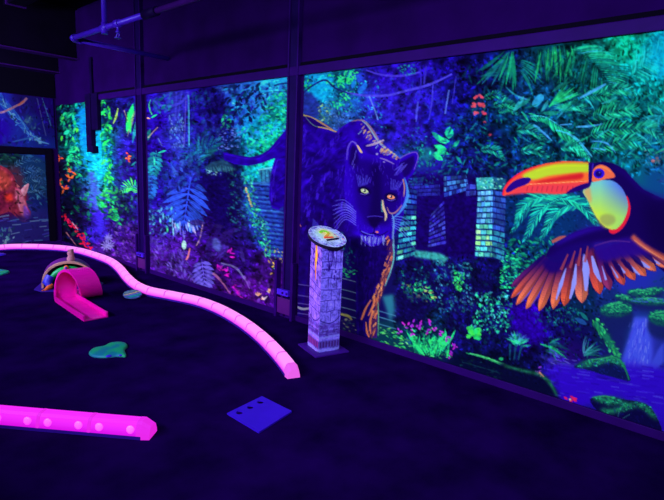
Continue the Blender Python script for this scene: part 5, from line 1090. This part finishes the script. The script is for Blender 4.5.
# ------------------------------------------------------------------ pink loop-the-loop chute
PK = node_mat('pink plastic chute', pigment((236, 8, 205)), .35, .35); noisy(PK, 5, tuple(np.array(pigment((234,8,202)))*.92), tuple(np.minimum(np.array(pigment((238,10,208)))*1.05, .9)), 2)
base = np.array(on_floor(66.5, 298.5, .03)); endp = np.array(on_floor(96, 317.5, .02))
tdir = endp-base; LEN = np.hypot(*tdir); tdir /= LEN; adir = np.array([tdir[1], -tdir[0]])
if adir @ np.array([.7, .7]) < 0: adir = -adir            # chute drifts away from the viewer as it loops
root = empty('loop_chute', (*base, 0), 'pink loop-the-loop golf chute with a flat exit ramp on the carpet', 'golf obstacle')
RL, HW, DR = .166, .12, .27
sect = []
for k in range(7): sect.append((np.array([*(tdir*LEN*(1-k/6)), .012+.01*(k/6)]), np.array([0, 0, 1.]), np.array([*adir, 0.]), .045))
for k in range(1, 41):
    a = 2*math.pi*k/40; p = np.array([*(-tdir*RL*math.sin(a)), RL*(1-math.cos(a))+.022]); p[:2] += adir*DR*(k/40)**1.1
    nrm_ = np.array([*(tdir*math.sin(a)), math.cos(a)]); sect.append((p, nrm_, np.array([*adir, 0.]), .045-.025*min(1, k/8)+(.02*max(0, (k-34)/6))))
for k in range(1, 5): sect.append((np.array([*(-tdir*.1*k+adir*DR), .022]), np.array([0, 0, 1.]), np.array([*adir, 0.]), .04))
def chute(name, rows, mat):
    bm = bmesh.new(); rings = []
    for p, nn, aa, lip in rows:
        prof = [(-HW, lip), (-HW, -.012), (HW, -.012), (HW, lip), (HW-.016, lip), (HW-.016, 0), (-HW+.016, 0), (-HW+.016, lip)]
        rings.append([bm.verts.new(p+aa*x+nn*z) for x, z in prof])
    for A, B in zip(rings, rings[1:]):
        for j in range(8): f = bm.faces.new((A[j], A[(j+1) % 8], B[(j+1) % 8], B[j])); f.smooth = True
    bm.faces.new(rings[0]); bm.faces.new(rings[-1][::-1]); return mesh(name, bm, mat, root, True)
chute('exit_ramp', sect[:8], PK); chute('loop', sect[7:48], PK); chute('entry_ramp', sect[47:], PK)
for k in (-1, 1):
    p = tdir*(LEN-.02)+adir*k*(HW-.03); bm = bmesh.new(); tube(bm, [(p[0], p[1], 0), (p[0], p[1], .012)], .012, 10); mesh('peg', bm, M['spot'], root)

# ------------------------------------------------------------------ little domed frog house behind the loop
hc = np.array(on_floor(69, 286.5)); fv = -hc/np.hypot(*hc); face = math.atan2(fv[1], fv[0])
root = empty('frog_house', (*hc, 0), 'low arched obstacle with tan rim, green inside and stubby stem behind the pink loop', 'golf obstacle', None, face+math.pi/2)
# local frame: -y looks at the viewer
W2, HH, DP = .30, .325, .34
arch = lambda s, n=24: [(W2*s*math.cos(math.pi*k/n), HH*s*(math.sin(math.pi*k/n))**.75) for k in range(n+1)]
def arched(name, s0, s1, y0, y1, m, back=False):
    bm = bmesh.new(); A = [[bm.verts.new((x, y, z)) for x, z in arch(s)] for s, y in ((s0, y0), (s1, y0), (s1, y1), (s0, y1))]; n = len(A[0])
    for i in range(4):
        P_, Q_ = A[i], A[(i+1) % 4]
        for k in range(n-1): bm.faces.new((P_[k], P_[k+1], Q_[k+1], Q_[k]))
    for k in (0, n-1): bm.faces.new([a[k] for a in A])
    return mesh(name, bm, m, root, True)
arched('rim', .93, 1.0, -.03, .03, paint('tan rim', (205,150,165), .5, .3, .2, 12))
arched('shell', .88, .97, .03, DP, paint('violet shell', (96,20,150), .5, .3, .2, 8))
bm = bmesh.new(); bm.faces.new([bm.verts.new((x, DP*.55, z)) for x, z in arch(.88)]); bmesh.ops.solidify(bm, geom=bm.faces[:], thickness=.02); mesh('inner_wall', bm, paint('dark green lining', (6,50,62), .6, .2), root)
g = paint('green frog skin', (20,165,90), .45, .4, .1); orm = paint('orange frog skin', (240,110,50), .45, .4); blm = paint('blue frog skin', (44,40,240), .45, .4)
bm = bmesh.new(); tube(bm, [(.86*x, -.02, .86*z) for x, z in arch(.80)[3:22]], [.028+.018*math.sin(math.pi*k/18) for k in range(19)], 10); mesh('frog_body', bm, g, root, True)
for x, z in ((-.02, .255), (.185, .225)):
    b = bmesh.new(); bmesh.ops.create_uvsphere(b, u_segments=14, v_segments=10, radius=.03)
    for v in b.verts: v.co += Vector((x, -.055, z))
    eo = mesh('frog_eye', b, orm, root, True); b = bmesh.new(); bmesh.ops.create_uvsphere(b, u_segments=10, v_segments=8, radius=.015)
    for v in b.verts: v.co += Vector((x-.006, -.084, z+.004))
    mesh('pupil', b, blm, eo, True)
for s in (-1, 1):
    bm = bmesh.new(); tube(bm, [(s*.20, -.02, .15), (s*.235, -.05, .08), (s*.21, -.09, .03)], [.05, .055, .03], 10); mesh('foreleg', bm, blm, root, True)
    bm = bmesh.new(); tube(bm, [(s*.19, -.07, .05), (s*.22, -.11, .028), (s*.255, -.15, .018)], [.03, .032, .014], 10)
    for a in (-.5, 0, .5): tube(bm, [(s*.24, -.13, .018), (s*.27+a*.04, -.17-.01*abs(a), .012)], [.014, .008], 6)
    mesh('foot', bm, orm, root, True)
b = bmesh.new(); prism(b, [(-.38,-.06),(-.3,-.2),(-.12,-.24),(.2,-.2),(.36,-.12),(.4,.05),(.3,.36),(-.3,.36)], 0, .008); mesh('lily_base', b, paint('blue base pad', (44,10,160), .6, .2), root)
bm = bmesh.new(); tube(bm, [(.035, .1, .30), (.035, .1, .345), (.04, .1, .375), (.035, .1, .405), (.04, .1, .43), (.035, .1, .455)], [.045, .05, .036, .042, .034, .038], 12); mesh('stem', bm, paint('pinkish bark', (170,110,150), .6, .2, .3, 20), root, True)

# ------------------------------------------------------------------ light
def area(name, loc, look, sx, sy, power, col, spread=180):
    l = bpy.data.lights.new(name, 'AREA'); l.shape = 'RECTANGLE'; l.size, l.size_y = sx, sy; l.energy = power; l.color = col; l.spread = math.radians(spread)
    ob = bpy.data.objects.new(name, l); COL.objects.link(ob); ob.location = loc
    ob.rotation_euler = (Vector(look)-Vector(loc)).to_track_quat('-Z', 'Y').to_euler(); return ob
lc = LAMP/LAMP.max()
area('unseen_lamp', (-1.6, 3.4, 2.6), (3.6, 3.4, .8), 9.5, .5, 355, tuple(lc), 78)  # one long strip for the room's blacklights, out of view
area('unseen_lamp', (.4, -.6, 3.1), (3.3, 3.6, 1.1), 1.4, .3, 60, tuple(lc), 80)  # added front fill for the pipe, pillar and toucan
area('unseen_lamp', (-.6, 7.2, 2.7), (3.3, 9.7, 1.2), 1.6, .4, 235, tuple(lc), 110)  # added fill to brighten the far corner panels
w = bpy.data.worlds.new('dim room'); SC.world = w; w.use_nodes = True; w.node_tree.nodes['Background'].inputs[0].default_value = (.02, .004, .06, 1); w.node_tree.nodes['Background'].inputs[1].default_value = .05

# ------------------------------------------------------------------ camera
cam = bpy.data.cameras.new('camera'); cam.sensor_width = 36; cam.lens = 36*FOC/664; cam.clip_start = .05
co = bpy.data.objects.new('camera', cam); COL.objects.link(co)
R3 = Matrix((Vector(CR), Vector(CU), Vector(-CF))).transposed(); co.matrix_world = Matrix.Translation((0, 0, HC)) @ R3.to_4x4(); SC.camera = co
vs_ = SC.view_settings; vs_.view_transform = 'Standard'; vs_.look = 'None'; vs_.gamma = 1; vs_.exposure = 0; vs_.use_curve_mapping = False
SC.display_settings.display_device = 'sRGB'
